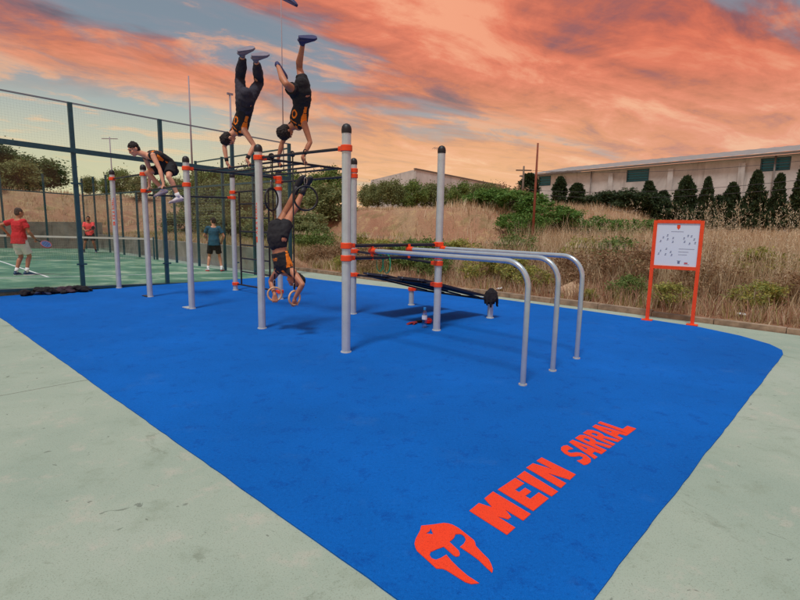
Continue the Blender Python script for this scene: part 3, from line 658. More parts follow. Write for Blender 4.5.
def grass(name, n, region, hfun, matn, wd, label, keep=None, lean=.35, seed=1, tr=None):
    """one mass of blades: each a bent three-sided strip"""
    g = np.random.default_rng(seed); (s0, s1, d0, d1) = region; S = g.uniform(s0, s1, n); D = d0+(d1-d0)*g.uniform(0, 1, n)**1.35; T_ = 6.02+D if tr is None else g.uniform(tr[0], tr[1], n)
    Pb = []; H = []
    for s, t in zip(S, T_):
        k = mnoise.noise(V((s*.7, t*.7, seed)))*.5+.5
        if keep and g.random() > keep(s, t, k): continue
        p = W(s, t, terr(s, t)-.02); Pb.append(p[:]); H.append(hfun(s, t-6.02, k))
    C = np.array(Pb); h = np.array(H)*g.uniform(.45, 1.15, len(C)); N = len(C); a = g.uniform(0, 2*np.pi, N)
    side = np.stack([np.cos(a), np.sin(a), np.zeros(N)], 1); b = a+g.uniform(-1, 1, N)+1.5; ln = np.stack([np.cos(b), np.sin(b), np.zeros(N)], 1)*(h*lean*g.uniform(.2, 1.3, N))[:, None]
    up = np.stack([np.zeros(N), np.zeros(N), h], 1); w = (wd*g.uniform(.6, 1.4, N))[:, None]
    mid = C+up*.55+ln*.35; top = C+up+ln
    Q = np.stack([C-side*w, C+side*w, mid+side*w*.7, mid-side*w*.7, top], 1); k5 = np.arange(N)[:, None]*5
    me = bpy.data.meshes.new(name); me.vertices.add(N*5); me.vertices.foreach_set('co', Q.reshape(-1).astype(np.float32))
    me.loops.add(N*7); me.loops.foreach_set('vertex_index', (k5+np.array([0, 1, 2, 3, 3, 2, 4])).reshape(-1).astype(np.int32)); me.polygons.add(N*2)
    me.polygons.foreach_set('loop_start', (np.arange(N)[:, None]*7+np.array([0, 4])).reshape(-1).astype(np.int32)); me.polygons.foreach_set('loop_total', np.tile(np.array([4, 3], dtype=np.int32), N)); me.update(calc_edges=True)
    o = link(name, me, matn); tag(o, label, 'grass', None, 'stuff'); return C, h
def meadow():
    tall = lambda s, d, k: (.30+.78*sst(.1, 1.8, d)*(.4+k))*(1 if s > -4 else .6)
    grass('dry_grass', 34000, (-4.5, 13, .05, 6.0), tall, 'straw', .0055, 'tall straw-coloured dry grass covering the slope behind the kerb', lambda s, t, k: .35+.65*k, .5, 1)
    grass('russet_grass', 16000, (-5, 13, .05, 5.0), lambda s, d, k: .25+.4*k, 'strawred', .006, 'reddish brown dead grass low on the slope behind the kerb', lambda s, t, k: 1.1-k, .8, 2)
    grass('green_grass', 9000, (-8, 13, .02, 5.0), lambda s, d, k: .15+.35*k, 'grassgreen', .006, 'patches of green grass among the dry grass behind the kerb', lambda s, t, k: sst(.45, .7, k), .5, 3)
    grass('far_dry_grass', 70000, (-10, 26, 5.0, 27), lambda s, d, k: .3+.45*k, 'straw', .011, 'pale dry grass on the upper slope below the cypresses', lambda s, t, k: (.3+.7*k)*(.25+.75*max(sst(-7, -3, s), sst(14.5, 16, t))), .45, 4)
    grass('bank_grass', 46000, (-30, -4, .2, 14), lambda s, d, k: .10+.34*k*(1-.55*sst(4, 6, d)*sst(9.5, 8, d)), 'straw', .010, 'short dry grass scattered on the brown bank', lambda s, t, k: (.25+.75*sst(.3, .6, k))*(1-.93*sst(10.9, 11.5, t)*sst(13.9, 13.4, t)), .5, 5)
    grass('mound_grass', 16000, (-48, -30, 0, 1), lambda s, d, k: .12+.35*k, 'straw', .016, 'dry grass on the mound behind the higher grey wall', lambda s, t, k: .15+.85*sst(.35, .65, k), .5, 9, (-14, 16))
    grass('bank_green_grass', 15000, (-30, -4, .2, 6), lambda s, d, k: .12+.3*k, 'grassgreen', .010, 'greenish weeds at the foot of the brown bank', lambda s, t, k: sst(.35, .6, k), .5, 6)
    grass('kerb_tufts', 2600, (-10, 13, -.16, .12), lambda s, d, k: .06+.22*k*k, 'straw', .006, 'short dry tufts overhanging the kerb stones', lambda s, t, k: sst(.35, .7, k), .9, 12)
    grass('scarp_tufts', 5000, (-24, -6, 4.6, 8.2), lambda s, d, k: .10+.22*k, 'straw', .011, 'sparse dry tufts on the bare reddish scarp', lambda s, t, k: sst(.5, .75, k), .6, 13)
    C, h = grass('plume_stalks', 900, (-.5, 9, .8, 4.5), lambda s, d, k: 1.25+.65*k, 'straw', .005, 'tall thin stalks of pale feathery grass above the slope', lambda s, t, k: sst(.4, .6, k), .25, 8)
    pts = []
    for c, hh in zip(C, h):
        k = 44; z = rng.uniform(.60, 1.02, k)*hh; pts.append(np.stack([c[0]+rng.normal(0, .022, k), c[1]+rng.normal(0, .022, k), c[2]+z], 1))
    pts = np.concatenate(pts); tag(link('grass_plumes', np_mesh('grass_plumes', leaves(pts, .050, .17, up=1.6)), 'plume'), 'pale feathery seed heads of tall grass above the slope', 'grass', None, 'stuff')
meadow()

# ------------------------------------------------------------------ poles, cables, masts
def poles():
    def pole(name, px, ytop, Y, r, m, label, cat='pole', ybase=None, extra=None):
        p = spot(px, Y); 
        if ybase: p = at(px, ybase, Y); p.z = groundz(p)
        zt = at(px, ytop, Y).z; t = thing(name, p, label, cat); b = MB(); b.tube([p-UZ*.4, p+UZ*((zt-p.z)*.5), V((p.x, p.y, zt))], [r, r*.85, r*.6], 8); b.build('shaft', m, t, True)
        if extra: extra(t, V((p.x, p.y, zt)))
        return t
    pole('rusty_pole', 533.5, 143, 17.5, .05, 'rust', 'thin rusty metal pole standing in the weeds by the green mounds')
    def ins(t, top):
        MB().box(top-UZ*.35, (1.3, .1, .1)).build('crossarm', 'timber', t)
    pole('timber_pole', 521, 166, 44, .12, 'timber', 'short grey timber pole between the orchard and the warehouse', extra=ins)
    def head(t, top): MB().box(top-UZ*.05, (1.2, .3, .25)).build('lamp_head', 'mast', t)
    pole('light_mast', 194.5, 76, 42, .085, 'mast', 'tall slender mast rising behind the low wall and the leafy trees', 'mast')
    pole('aerial_mast', 115, 137, 30, .045, 'mast', 'thin aerial mast with a small crossbar behind the far court corner', 'mast', extra=lambda t, top: MB().box(top-UZ*.1, (.9, .04, .04)).build('crossbar', 'mast', t))
    pole('very_tall_mast', 284.5, -40, 46, .055, 'mast', 'very tall thin mast rising out above the handstanding athletes', 'mast')
    for i, (ya, yb) in enumerate(((189, 179), (193.5, 187), (186, 160))):
        a, b_ = at(523, ya if i < 2 else 170, 44), at(810, yb, 27 if i < 2 else 34)
        pts = [a.lerp(b_, k/14)-UZ*(.45*4*(k/14)*(1-k/14)) for k in range(15)]
        b = MB(); b.tube(pts, .014, 5); tag(b.build('overhead_cable', 'cable', smooth=True), 'thin sagging overhead cable crossing before the pale warehouse wall', 'cable', 'overhead cables')
poles()

# ================================================================== WORKOUT RIG
POST = {'A': (-8.05, 0, 2.57), 'B': (-6.22, 0, 2.57), 'C': (-4.28, 0, 2.59), 'E': (-1.93, 0, 2.58), 'F': (0, 0, 2.64), 'D': (-6.08, 1.85, 2.55), 'I': (-4.24, 1.85, 2.52),
        'G': (-1.97, 1.85, 2.58), 'H': (-.08, 1.87, 2.62), 'J': (-1.97, 3.38, .36), 'K': (-.12, 3.38, .42)}
def WP(n, z): s, t, h = POST[n]; return W(s, t, z)
FONT = {'M': ([(0, 0), (0, 1), (.38, 1), (.5, .70), (.62, 1), (1, 1), (1, 0), (.67, 0), (.67, .46), (.56, .24), (.44, .24), (.33, .46), (.33, 0)], []),
        'E': ([(0, 0), (0, 1), (1, 1), (1, .72), (.45, .72), (.45, .60), (.82, .60), (.82, .42), (.45, .42), (.45, .28), (1, .28), (1, 0)], []),
        'I': ([(0, 0), (0, 1), (1, 1), (1, 0)], []),
        'N': ([(0, 0), (0, 1), (.42, 1), (.66, .52), (.66, 1), (1, 1), (1, 0), (.60, 0), (.34, .52), (.34, 0)], []),
        'S': ([(.05, .05), (.05, .30), (.30, .25), (.55, .24), (.66, .30), (.60, .38), (.28, .46), (.08, .56), (.02, .74), (.14, .92), (.40, 1), (.70, 1), (.95, .94), (.93, .70), (.68, .76), (.42, .77), (.34, .71), (.42, .63), (.74, .55), (.95, .44), (1, .26), (.88, .08), (.62, 0), (.30, 0)], []),
        'A': ([(0, 0), (.30, 1), (.70, 1), (1, 0), (.71, 0), (.65, .20), (.35, .20), (.29, 0)], [[(.41, .42), (.50, .74), (.59, .42)]]),
        'R': ([(0, 0), (0, 1), (.66, 1), (.90, .90), (.97, .72), (.90, .54), (.76, .46), (1, 0), (.67, 0), (.47, .40), (.32, .40), (.32, 0)], [[(.32, .60), (.32, .80), (.56, .80), (.64, .70), (.56, .60)]]),
        'L': ([(0, 0), (0, 1), (.36, 1), (.36, .27), (1, .27), (1, 0)], [])}
def rig():
    root = thing('workout_rig', W(-3, 1), 'calisthenics frame of steel posts, black bars and orange clamps standing on the blue mat', 'workout rig')
    posts = {}
    for n, (s, t, h) in POST.items():
        r = .054 if n not in 'JK' else .05
        b = MB(); N = 40; rr = [r*(.945 if k % 5 == 0 else 1) for k in range(N)]; v0 = len(b.v)
        for z in (-.02, h*.5, h): b.v += [tuple(W(s, t, z)+V((math.cos(2*math.pi*k/N), math.sin(2*math.pi*k/N), 0))*rr[k]) for k in range(N)]
        for j in (0, 1):
            for k in range(N): b.f.append((j*N+k, j*N+(k+1) % N, j*N+N+(k+1) % N, j*N+N+k)); b.m.append(0)
        b.f.append(tuple(2*N+k for k in range(N))); b.m.append(0); p = b.build('post', 'galv', root, True, 40); posts[n] = p
        if n not in 'JK':
            b = MB(); pr = [(.058, 0), (.060, .02), (.060, .045), (.054, .075), (.038, .098), (.014, .109)]
            b.tube([W(s, t, h-.01+z) for _, z in pr], [q for q, _ in pr], 18); b.build('cap', 'blackcap', p, True, 60)
        if n in 'BC':
            b = MB(); b.box(W(s, t, .008)-ES*.10-ET*.02, (.24, .13, .014), (ES, ET, UZ)); b.build('base_plate', 'blackcap' if n == 'B' else 'galv', p)
        b = MB(); b.tube([W(s, t, .0), W(s, t, .012)], [.068, .066], 18); b.build('floor_collar', 'galv', p, True, 40)
    def clamp(n, z, dirs):
        s, t, _ = POST[n]; b = MB(); c = W(s, t, z)
        b.tube([c-UZ*.036, c-UZ*.03, c+UZ*.03, c+UZ*.036], [.063, .069, .069, .063], 18)
        for d in dirs:
            sd = d.cross(UZ)
            for k in (-1, 1): b.box(c+d*.088+sd*(k*.021), (.066, .017, .056), (d, sd, UZ))
            b.tube([c+d*.06, c+d*.125], [.030, .026], 10)
        for d in dirs: b.tube([c+d*.1-d.cross(UZ)*.036, c+d*.1+d.cross(UZ)*.036], .009, 6)
        b.build('clamp', 'orange', posts[n], True, 35)
    def bar(a, b_, za, zb=None, r=.0185, name='bar'):
        A, B = WP(a, za), WP(b_, zb or za); d = (B-A).normalized(); m = MB(); m.tube([A+d*.075, B-d*.075], r, 12); return m.build(name, 'blackbar', root, True, 40)
    jobs = [('A', 'B', 2.47, 2.48), ('B', 'C', 2.15, 2.20), ('B', 'D', 2.07, 2.10), ('C', 'I', 2.48, 2.45), ('E', 'G', 2.49, 2.47), ('I', 'G', 2.37, 2.38), ('E', 'F', 2.49, 2.46),
            ('F', 'H', 1.32, 1.30), ('F', 'H', 1.17, 1.12), ('G', 'H', 1.11, 1.02), ('G', 'H', .70, .70), ('J', 'K', .32, .32), ('D', 'I', 2.22, 2.24), ('D', 'I', .15, .16)]
    cl = {}
    for a, c, za, zc in jobs:
        bar(a, c, za, zc, .021 if (a, c) == ('F', 'H') else .0185); d = (WP(c, 0)-WP(a, 0)).normalized()
        for n, z, dd in ((a, za, d), (c, zc, -d)): cl.setdefault((n, round(z, 1)), [z, []])[1].append(dd)
    for (n, _), (z, ds) in cl.items(): clamp(n, z, ds)
    # monkey-bar rungs between the two top rails
    for t in (.40, .76, 1.12, 1.48):
        k = t/1.85; a = W(-4.28+.04*k, t, 2.48-.03*k); e = W(-1.93-.04*k, t, 2.49-.02*k); d = (e-a).normalized()
        m = MB(); m.tube([a+d*.018, e-d*.018], .0165, 12); m.build('rung', 'blackbar', root, True, 40)
    # ladder
    lad = MB(); 
    for s in (-5.80,): lad.tube([W(s, 1.85, .17), W(s, 1.85, 2.22)], .020, 10)
    lad = lad.build('ladder', 'blackbar', root, True, 40)
    m = MB(); m.tube([W(-4.62, 1.85, .17), W(-4.62, 1.85, 2.23)], .020, 10); m.build('rail', 'blackbar', lad, True, 40)
    for i in range(6):
        z = .46+i*.30; m = MB(); m.tube([W(-5.78, 1.85, z), W(-4.64, 1.85, z)], .0165, 10); m.build('rung', 'blackbar', lad, True, 40)
    # three dip rails bent down to the mat
    for s1, t, z in ((2.22, .45, 1.245), (2.19, 1.15, 1.25), (2.14, 1.87, 1.245)):
        c = W(s1-.26, t, z-.26); pts = [W(.04, t, z)]+[W(.04+(s1-.30)*k/4, t, z) for k in range(1, 5)]
        pts += [c+ES*(.26*math.sin(a))+UZ*(.26*math.cos(a)) for a in [math.pi/2*k/9 for k in range(1, 10)]]+[W(s1, t, .6), W(s1, t, -.02)]
        b = MB(); b.tube(pts, .0285, 16); dr = b.build('dip_rail', 'galvd', root, True, 50)
        b = MB(); b.tube([W(-.055, t, z), W(.055, t, z)], [.036, .036], 14); b.tube([W(-.02, t, 1.13), W(-.02, t, 1.32)], .02, 8); b.build('rail_clamp', 'orange', dr, True, 40)
        b = MB(); b.tube([W(s1, t, 0), W(s1, t, .012)], [.045, .043], 16); b.build('floor_collar', 'galvd', dr, True, 40)
    # two sloping sit-up boards
    for s0, s1 in ((-1.66, -1.10), (-.86, -.30)):
        a0, a1, e0, e1 = W(s0, 1.80, .735), W(s1, 1.80, .735), W(s0, 3.43, .355), W(s1, 3.43, .355); n = (a1-a0).cross(e0-a0).normalized(); n = n if n.z > 0 else -n
        b = MB(); b.prism([a0, a1, e1, e0], n*.035); bd = b.build('sit_up_board', 'board', root)
        for sx in (s0+.07, s1-.07): b = MB(); b.tube([W(sx, 1.83, .71), W(sx, 3.40, .33)], .015, 8); b.build('board_rail', 'blackbar', bd, True, 40)
        for k in (.2, .8): b = MB(); c = a0.lerp(a1, k)+(e0-a0)*.0; b.tube([c-ET*.006+n*.0175, c-ET*.0005+n*.0175], .014, 8); b.build('bolt', 'steel', bd)
    # orange lettering running up the posts
    def postprint(n, z0, length, facing, hgt=.052):
        s, t, _ = POST[n]; r = .0555; m = MB(); c0 = facing-.5*hgt/r
        word = [('M', .13), ('E', .09), ('I', .05), ('N', .1), (' ', .05), ('S', .07), ('A', .08), ('R', .08), ('R', .08), ('A', .08), ('L', .07)]
        tot = sum(w for _, w in word); x = 0
        def wrap(u, v, z00=z0): a = facing-(v-.5)*hgt/r; return W(s, t, z00+u)+V((math.cos(a), math.sin(a), 0))*r
        for ch, w in word:
            if ch == ' ': m.build('lettering', 'orange', posts[n], fix=False); m = MB()
            if ch != ' ':
                poly, holes = FONT[ch]; f = lambda q: wrap((x+q[0]*w*.9)/tot*length, q[1])
                loops = [[f(q) for q in poly]]+[[f(q) for q in h] for h in holes]
                from mathutils.geometry import tessellate_polygon
                fl = [V((q[0], q[1], 0)) for lp in [poly]+holes for q in lp]; tr = tessellate_polygon([[V((q[0], q[1], 0)) for q in lp] for lp in [poly]+holes]); w3 = [p for lp in loops for p in lp]; bi = len(m.v); m.v += [tuple(p) for p in w3]
                for q in tr: m.f.append(tuple(bi+i for i in q)); m.m.append(0)
            x += w
        m.build('lettering', 'orange', posts[n], fix=False); m = MB()
        for a0, a1, z1, z2 in ((.1, .42, -.115, -.03), (.58, .9, -.115, -.03), (.25, .75, -.055, -.03)):
            m.quad(wrap(z1, a0), wrap(z2, a0), wrap(z2, a1), wrap(z1, a1))
        m.build('post_emblem', 'orange', posts[n], fix=False)
    postprint('E', 1.40, .46, R(222)); postprint('A', 1.55, .50, R(280))
rig()

def rings():
    def ring(s, t, ztop, zc, Rr, r, m, nrm, label, group, strap_w=.016):
        c = W(s, t, zc); root = thing('gymnastic_ring', c, label, 'ring', group); nrm = V(nrm).normalized(); u = nrm.cross(UZ).normalized(); w = u.cross(nrm)
        b = MB(); b.tube([c+u*(Rr*math.cos(a))+w*(Rr*math.sin(a)) for a in [2*math.pi*k/28 for k in range(28)]], r, 10, closed=True); b.build('hoop', m, root, True)
        top = c+UZ*(Rr+r); b = MB(); q = W(s, t, ztop-.005)
        pts = [top+UZ*.0, top.lerp(q, .5), q]; b.tube(pts, [(strap_w, .003)]*3, 6, ref=ES); b.tube([q+UZ*.012+ET*(.03*math.cos(a))+UZ*(.03*math.sin(a)) for a in [2*math.pi*k/14 for k in range(14)]], [(.0035, strap_w)]*14, 6, closed=True)
        b.build('strap', 'strap', root, True)
        b = MB(); cc = top+UZ*.05; b.tube([cc+u*(.018*math.cos(a))+UZ*(.045*math.sin(a)) for a in [2*math.pi*k/14 for k in range(14)]], .005, 6, closed=True); b.build('carabiner', 'steel', root, True)
    ring(-1.60, -.005, 2.485, 1.90, .155, .013, 'blackcap', (.95, -.35, 0), 'big black hoop hanging edge-on from the top bar beside the ladder', None, .008)
    ring(-.80, -.005, 2.475, 1.90, .155, .013, 'blackcap', (.45, -.9, 0), 'big black hoop hanging from the top bar by the upturned feet', None, .008)
    ring(RS[0], .03, 2.488, RZ, .098, .014, 'wood', (.3, -.95, 0), 'pale wooden gymnastic ring gripped by the upside-down athlete', 'wooden rings')
    ring(RS[1], .03, 2.480, RZ, .098, .014, 'wood', (.8, -.6, 0), 'pale wooden gymnastic ring gripped by the upside-down athlete', 'wooden rings')
RS = (-1.62, -1.13); RZ = .55
rings()

# ------------------------------------------------------------------ floor lettering
def lettering():
    root = thing('floor_lettering', W(2.5, -1, .001), 'orange MEIN SARRAL lettering and helmet emblem set into the blue mat', 'floor sign')
    def flat(poly, holes=(), name='letter'):
        fx = lambda p: V((p.x, p.y, .001)); b = MB(); b.prism([fx(p) for p in poly], (0, 0, .003), [[fx(p) for p in h] for h in holes]); b.build(name, 'print', root)
    def quadmap(z, ox, oy, k):      # TL, TR, BR, BL in zoomed picture units -> ground
        c = [gp(ox+x*k, oy+y*k) for x, y in z]
        return lambda u, v: (c[3].lerp(c[2], u)).lerp(c[0].lerp(c[1], u), v)
    k = 175/800
    for ch, z in (('M', ((20, 440), (128, 352), (300, 455), (192, 550))), ('E', ((150, 343), (230, 290), (382, 384), (312, 441))), ('I', ((236, 285), (272, 258), (425, 352), (396, 374))), ('N', ((280, 243), (350, 196), (506, 274), (438, 336)))):
        f = quadmap(z, 465, 415, k); poly, holes = FONT[ch]; flat([f(*q) for q in poly], [[f(*q) for q in h] for h in holes])
    f = quadmap(((424, 160), (638, 18), (782, 64), (548, 236)), 465, 415, k)
    for i, ch in enumerate('SARRAL'):
        x0 = (0, .165, .335, .50, .655, .835)[i]; x1 = (.155, .335, .485, .65, .835, 1)[i]; poly, holes = FONT[ch]
        g = lambda q: f(x0+(x1-x0)*q[0], q[1]); flat([g(q) for q in poly], [[g(q) for q in h] for h in holes])
    o = [(130, 90), (230, 80), (310, 68), (345, 72), (380, 82), (430, 110), (500, 165), (550, 205), (562, 228), (565, 250), (590, 278), (620, 310), (670, 360), (690, 400), (703, 440), (697, 467), (650, 425), (590, 365), (530, 320), (440, 260), (470, 235), (487, 205), (475, 175), (455, 160), (440, 155), (405, 157), (390, 190), (355, 220), (400, 262), (430, 290), (438, 315), (434, 332), (410, 338), (385, 325), (335, 280), (310, 258), (255, 277), (205, 300), (196, 325), (213, 352), (248, 363), (290, 347), (330, 322), (370, 370), (430, 430), (500, 490), (592, 550), (530, 556), (480, 540), (400, 490), (330, 445), (300, 434), (250, 432), (210, 395), (150, 340), (95, 290), (82, 262), (76, 232), (85, 195), (120, 130)]
    hz = lambda L: [gp(405+x*.125, 515+y*.125) for x, y in L]
    flat(hz(o), [hz([(165, 152), (195, 135), (205, 110), (226, 159)])], 'helmet_emblem')
lettering()

# ------------------------------------------------------------------ information board
def info_board():
    a, c = gp(647, 320), gp(692, 325); d = (c-a).normalized(); n = V((d.y, -d.x, 0)); H = 1.73; L = (c-a).length
    root = thing('information_board', a.lerp(c, .5), 'white exercise information board in an orange frame on two legs behind the mat', 'sign')
    P = lambda x, z, o=0.0: a+d*x+UZ*z+n*o
    for x in (0, L): 
        MB().box(P(x, H/2), (.055, .045, H), (d, n, UZ)).build('leg', 'orange', root)
        MB().box(P(x, .006), (.17, .13, .012), (d, n, UZ)).build('foot_plate', 'orange', root)
    for z in (H-.02, .94): MB().box(P(L/2, z), (L-.055, .04, .055), (d, n, UZ)).build('crossbar', 'orange', root)
    pn = MB().box(P(L/2, (H-.05+.97)/2), (L-.05, .012, H-.05-.97), (d, n, UZ)).build('panel', 'signwhite', root)
    # printed marks, measured on the photograph's panel (0..1 across, 0..1 down)
    w0, w1, zt, zb = .035, L-.035, H-.05, .97
    def M(u, v, o=.0075): return P(w0+(w1-w0)*u, zt+(zb-zt)*v, o)
    m = MB(); 
    for q in ([(.47, .03), (.55, .03), (.55, .10), (.51, .145), (.47, .10)],): m.quad(*[M(*p) for p in q])
    m.build('emblem', 'orange', pn, fix=False)
    def blob(u, v, s):
        s *= .72
        m = MB()
        m.quad(M(u-.012*s, v-.03*s), M(u+.010*s, v-.032*s), M(u+.014*s, v+.004), M(u-.010*s, v+.006))       # figure
        m.quad(M(u-.03*s, v+.016), M(u+.03*s, v+.012), M(u+.03*s, v+.022), M(u-.03*s, v+.026))
        m.quad(M(u+.016*s, v-.02), M(u+.034*s, v-.024), M(u+.032*s, v-.006), M(u+.018*s, v-.002)); m.build('pictogram', 'ink', pn, fix=False)
    for u, v in ((.10, .42), (.16, .33), (.26, .28), (.27, .37), (.40, .34), (.40, .43), (.66, .34), (.75, .28), (.83, .29), (.90, .36), (.93, .44), (.80, .46), (.68, .42), (.08, .72), (.12, .65), (.26, .60), (.25, .73), (.37, .67), (.40, .74)): blob(u, v, 1.0)
    m = MB(); m.quad(M(.56, .88), M(.615, .88), M(.615, .94), M(.56, .94))
    m.build('small_logo', 'ink', pn, fix=False)
    for u0, u1, v in ((.34, .64, .185), (.56, .93, .585), (.56, .80, .655), (.56, .77, .72), (.72, .84, .945), (.54, .64, .865), (.72, .80, .90)): MB().quad(M(u0, v), M(u1, v), M(u1, v+.012), M(u0, v+.012)).build('text_line', 'inklight', pn, fix=False)
    m = MB(); m.quad(M(.72, .91), M(.80, .91), M(.80, .935), M(.72, .935)); m.build('red_mark', 'redplastic', pn, fix=False)
info_board()

# ================================================================== PEOPLE
TMP = bpy.data.scenes.new('melt')          # empty side scene, so melting a body never re-evaluates the place
def fuse(mb, voxel=.008, smooth=4):
    """melt overlapping closed shapes into one continuous surface"""
    me = mb.mesh('tmp'); bm = bmesh.new(); bm.from_mesh(me); bmesh.ops.recalc_face_normals(bm, faces=bm.faces); bm.to_mesh(me); bm.free()
    o = bpy.data.objects.new('tmp', me); TMP.collection.objects.link(o)
    m = o.modifiers.new('r', 'REMESH'); m.mode = 'VOXEL'; m.voxel_size = voxel
    m = o.modifiers.new('s', 'SMOOTH'); m.factor = .5; m.iterations = smooth
    with bpy.context.temp_override(scene=TMP, view_layer=TMP.view_layers[0]):
        dg = bpy.context.evaluated_depsgraph_get(); dg.update(); out = bpy.data.meshes.new_from_object(o.evaluated_get(dg))
    bpy.data.objects.remove(o); bpy.data.meshes.remove(me)
    out.polygons.foreach_set('use_smooth', [True]*len(out.polygons)); return out
def ruffle(me, a1, f1, a2, f2, floor=None):
    n = len(me.vertices); co = np.empty(n*3); no = np.empty(n*3); me.vertices.foreach_get('co', co); me.vertex_normals.foreach_get('vector', no)
    co = co.reshape(-1, 3); no = no.reshape(-1, 3); k = np.array([a1*mnoise.noise(V(q)*f1)+a2*mnoise.noise(V(q)*f2) for q in co]); co = co+no*k[:, None]
    if floor is not None: co[:, 2] = np.maximum(co[:, 2], floor)
    me.vertices.foreach_set('co', co.reshape(-1)); me.update()
def ik(S, E, l1, l2, hint):
    d = E-S; L = d.length; k = 1.0
    if L > (l1+l2)*.995: k = L/((l1+l2)*.995); l1 *= k; l2 *= k
    a = (l1*l1-l2*l2+L*L)/(2*L); h = math.sqrt(max(0, l1*l1-a*a)); dn = d.normalized(); p = V(hint)-dn*V(hint).dot(dn)
    return S+dn*a+p.normalized()*h
def limb(P, px, L, sign):
    r = ray(*px).normalized(); o = V((0, 0, CAMH)); b = (P-o).dot(r); c = o+r*b; dd = (c-P).length
    if dd >= L: return P+(c-P).normalized()*L
    return o+r*(b+sign*math.sqrt(L*L-dd*dd))
def grip(mb, wrist, Cb, A, br, fwd):
    """hand closed round a bar: centre Cb, axis A"""
    A = A.normalized(); n = wrist-Cb; n = (n-A*n.dot(A)).normalized(); q = A.cross(n); q = q if q.dot(fwd) > 0 else -q
    pc = Cb+n*(br+.016); mb.tube([wrist, wrist.lerp(pc, .5), pc+q*.01], [(.030, .024), (.040, .024), (.044, .018)], 10, ref=A, dome=True)
    for i, (o, ln) in enumerate(((-.034, 2.3), (-.011, 2.7), (.012, 2.6), (.034, 2.2))):
        pts = [Cb+A*o+(n*math.cos(t)+q*math.sin(t))*(br+.010) for t in [.1+ln*k/5 for k in range(6)]]; mb.tube(pts, [.0105, .0105, .010, .0095, .009, .008], 7, dome=True)
    pts = [Cb+A*(.034)+(n*math.cos(t)-q*math.sin(t))*(br+.012) for t in [.1+1.9*k/4 for k in range(5)]]; mb.tube(pts, [.013, .012, .011, .010, .009], 7, dome=True)
def openhand(mb, wrist, d, n, curl=.5):
    d = d.normalized(); n = (n-d*n.dot(d)).normalized(); a = d.cross(n); mb.tube([wrist, wrist+d*.045, wrist+d*.092], [(.028, .02), (.040, .019), (.041, .015)], 10, ref=a, dome=True)
    for o, L in ((-.032, .062), (-.011, .075), (.011, .080), (.031, .070)):
        p = wrist+d*.09+a*o; pts = [p]; dd = d.copy(); ang = curl*.5
        for k in range(3): dd = (dd*math.cos(ang)+n*math.sin(ang)).normalized() if k else (d*math.cos(ang)+n*math.sin(ang)); ang = curl*(k+2)*.55; dd = d*math.cos(ang)+n*math.sin(ang); p = p+dd*(L/3); pts.append(p)
        mb.tube(pts, [.0105, .010, .009, .008], 7, dome=True)
    p = wrist+d*.03+a*.036; mb.tube([p, p+(d*.6+a*.7+n*.3).normalized()*.035, p+(d*.6+a*.7+n*.3).normalized()*.035+(d*.9+a*.2+n*.4).normalized()*.03], [.014, .012, .009], 7, dome=True)
def shoe(root, ankle, f, up, m, sole='sock', name='shoe'):
    f = f.normalized(); up = (up-f*up.dot(f)).normalized(); s = f.cross(up); b = MB()
    P = lambda x, z: ankle+f*x+up*z
    b.tube([P(-.065, -.045), P(-.05, -.04), P(-.01, -.036), P(.05, -.046), P(.11, -.060), P(.16, -.070), P(.188, -.074)], [(.022, .030), (.046, .036), (.052, .040), (.042, .043), (.032, .046), (.026, .042), (.016, .024)], 12, ref=up, dome=True)
    b.tube([P(-.005, -.04), P(-.008, .005), P(-.012, .028)], [(.040, .034), (.042, .036), (.040, .036)], 12, ref=f)
    o = b.build(name, m, root, True)
    b = MB(); b.prism([ankle+f*x+s*y-up*.098 for x, y in ((-.07, -.026), (-.075, 0), (-.07, .026), (0, .036), (.08, .045), (.14, .046), (.185, .03), (.20, 0), (.185, -.03), (.14, -.044), (.08, -.042), (0, -.034))], up*.026); b.build('sole', sole, o)
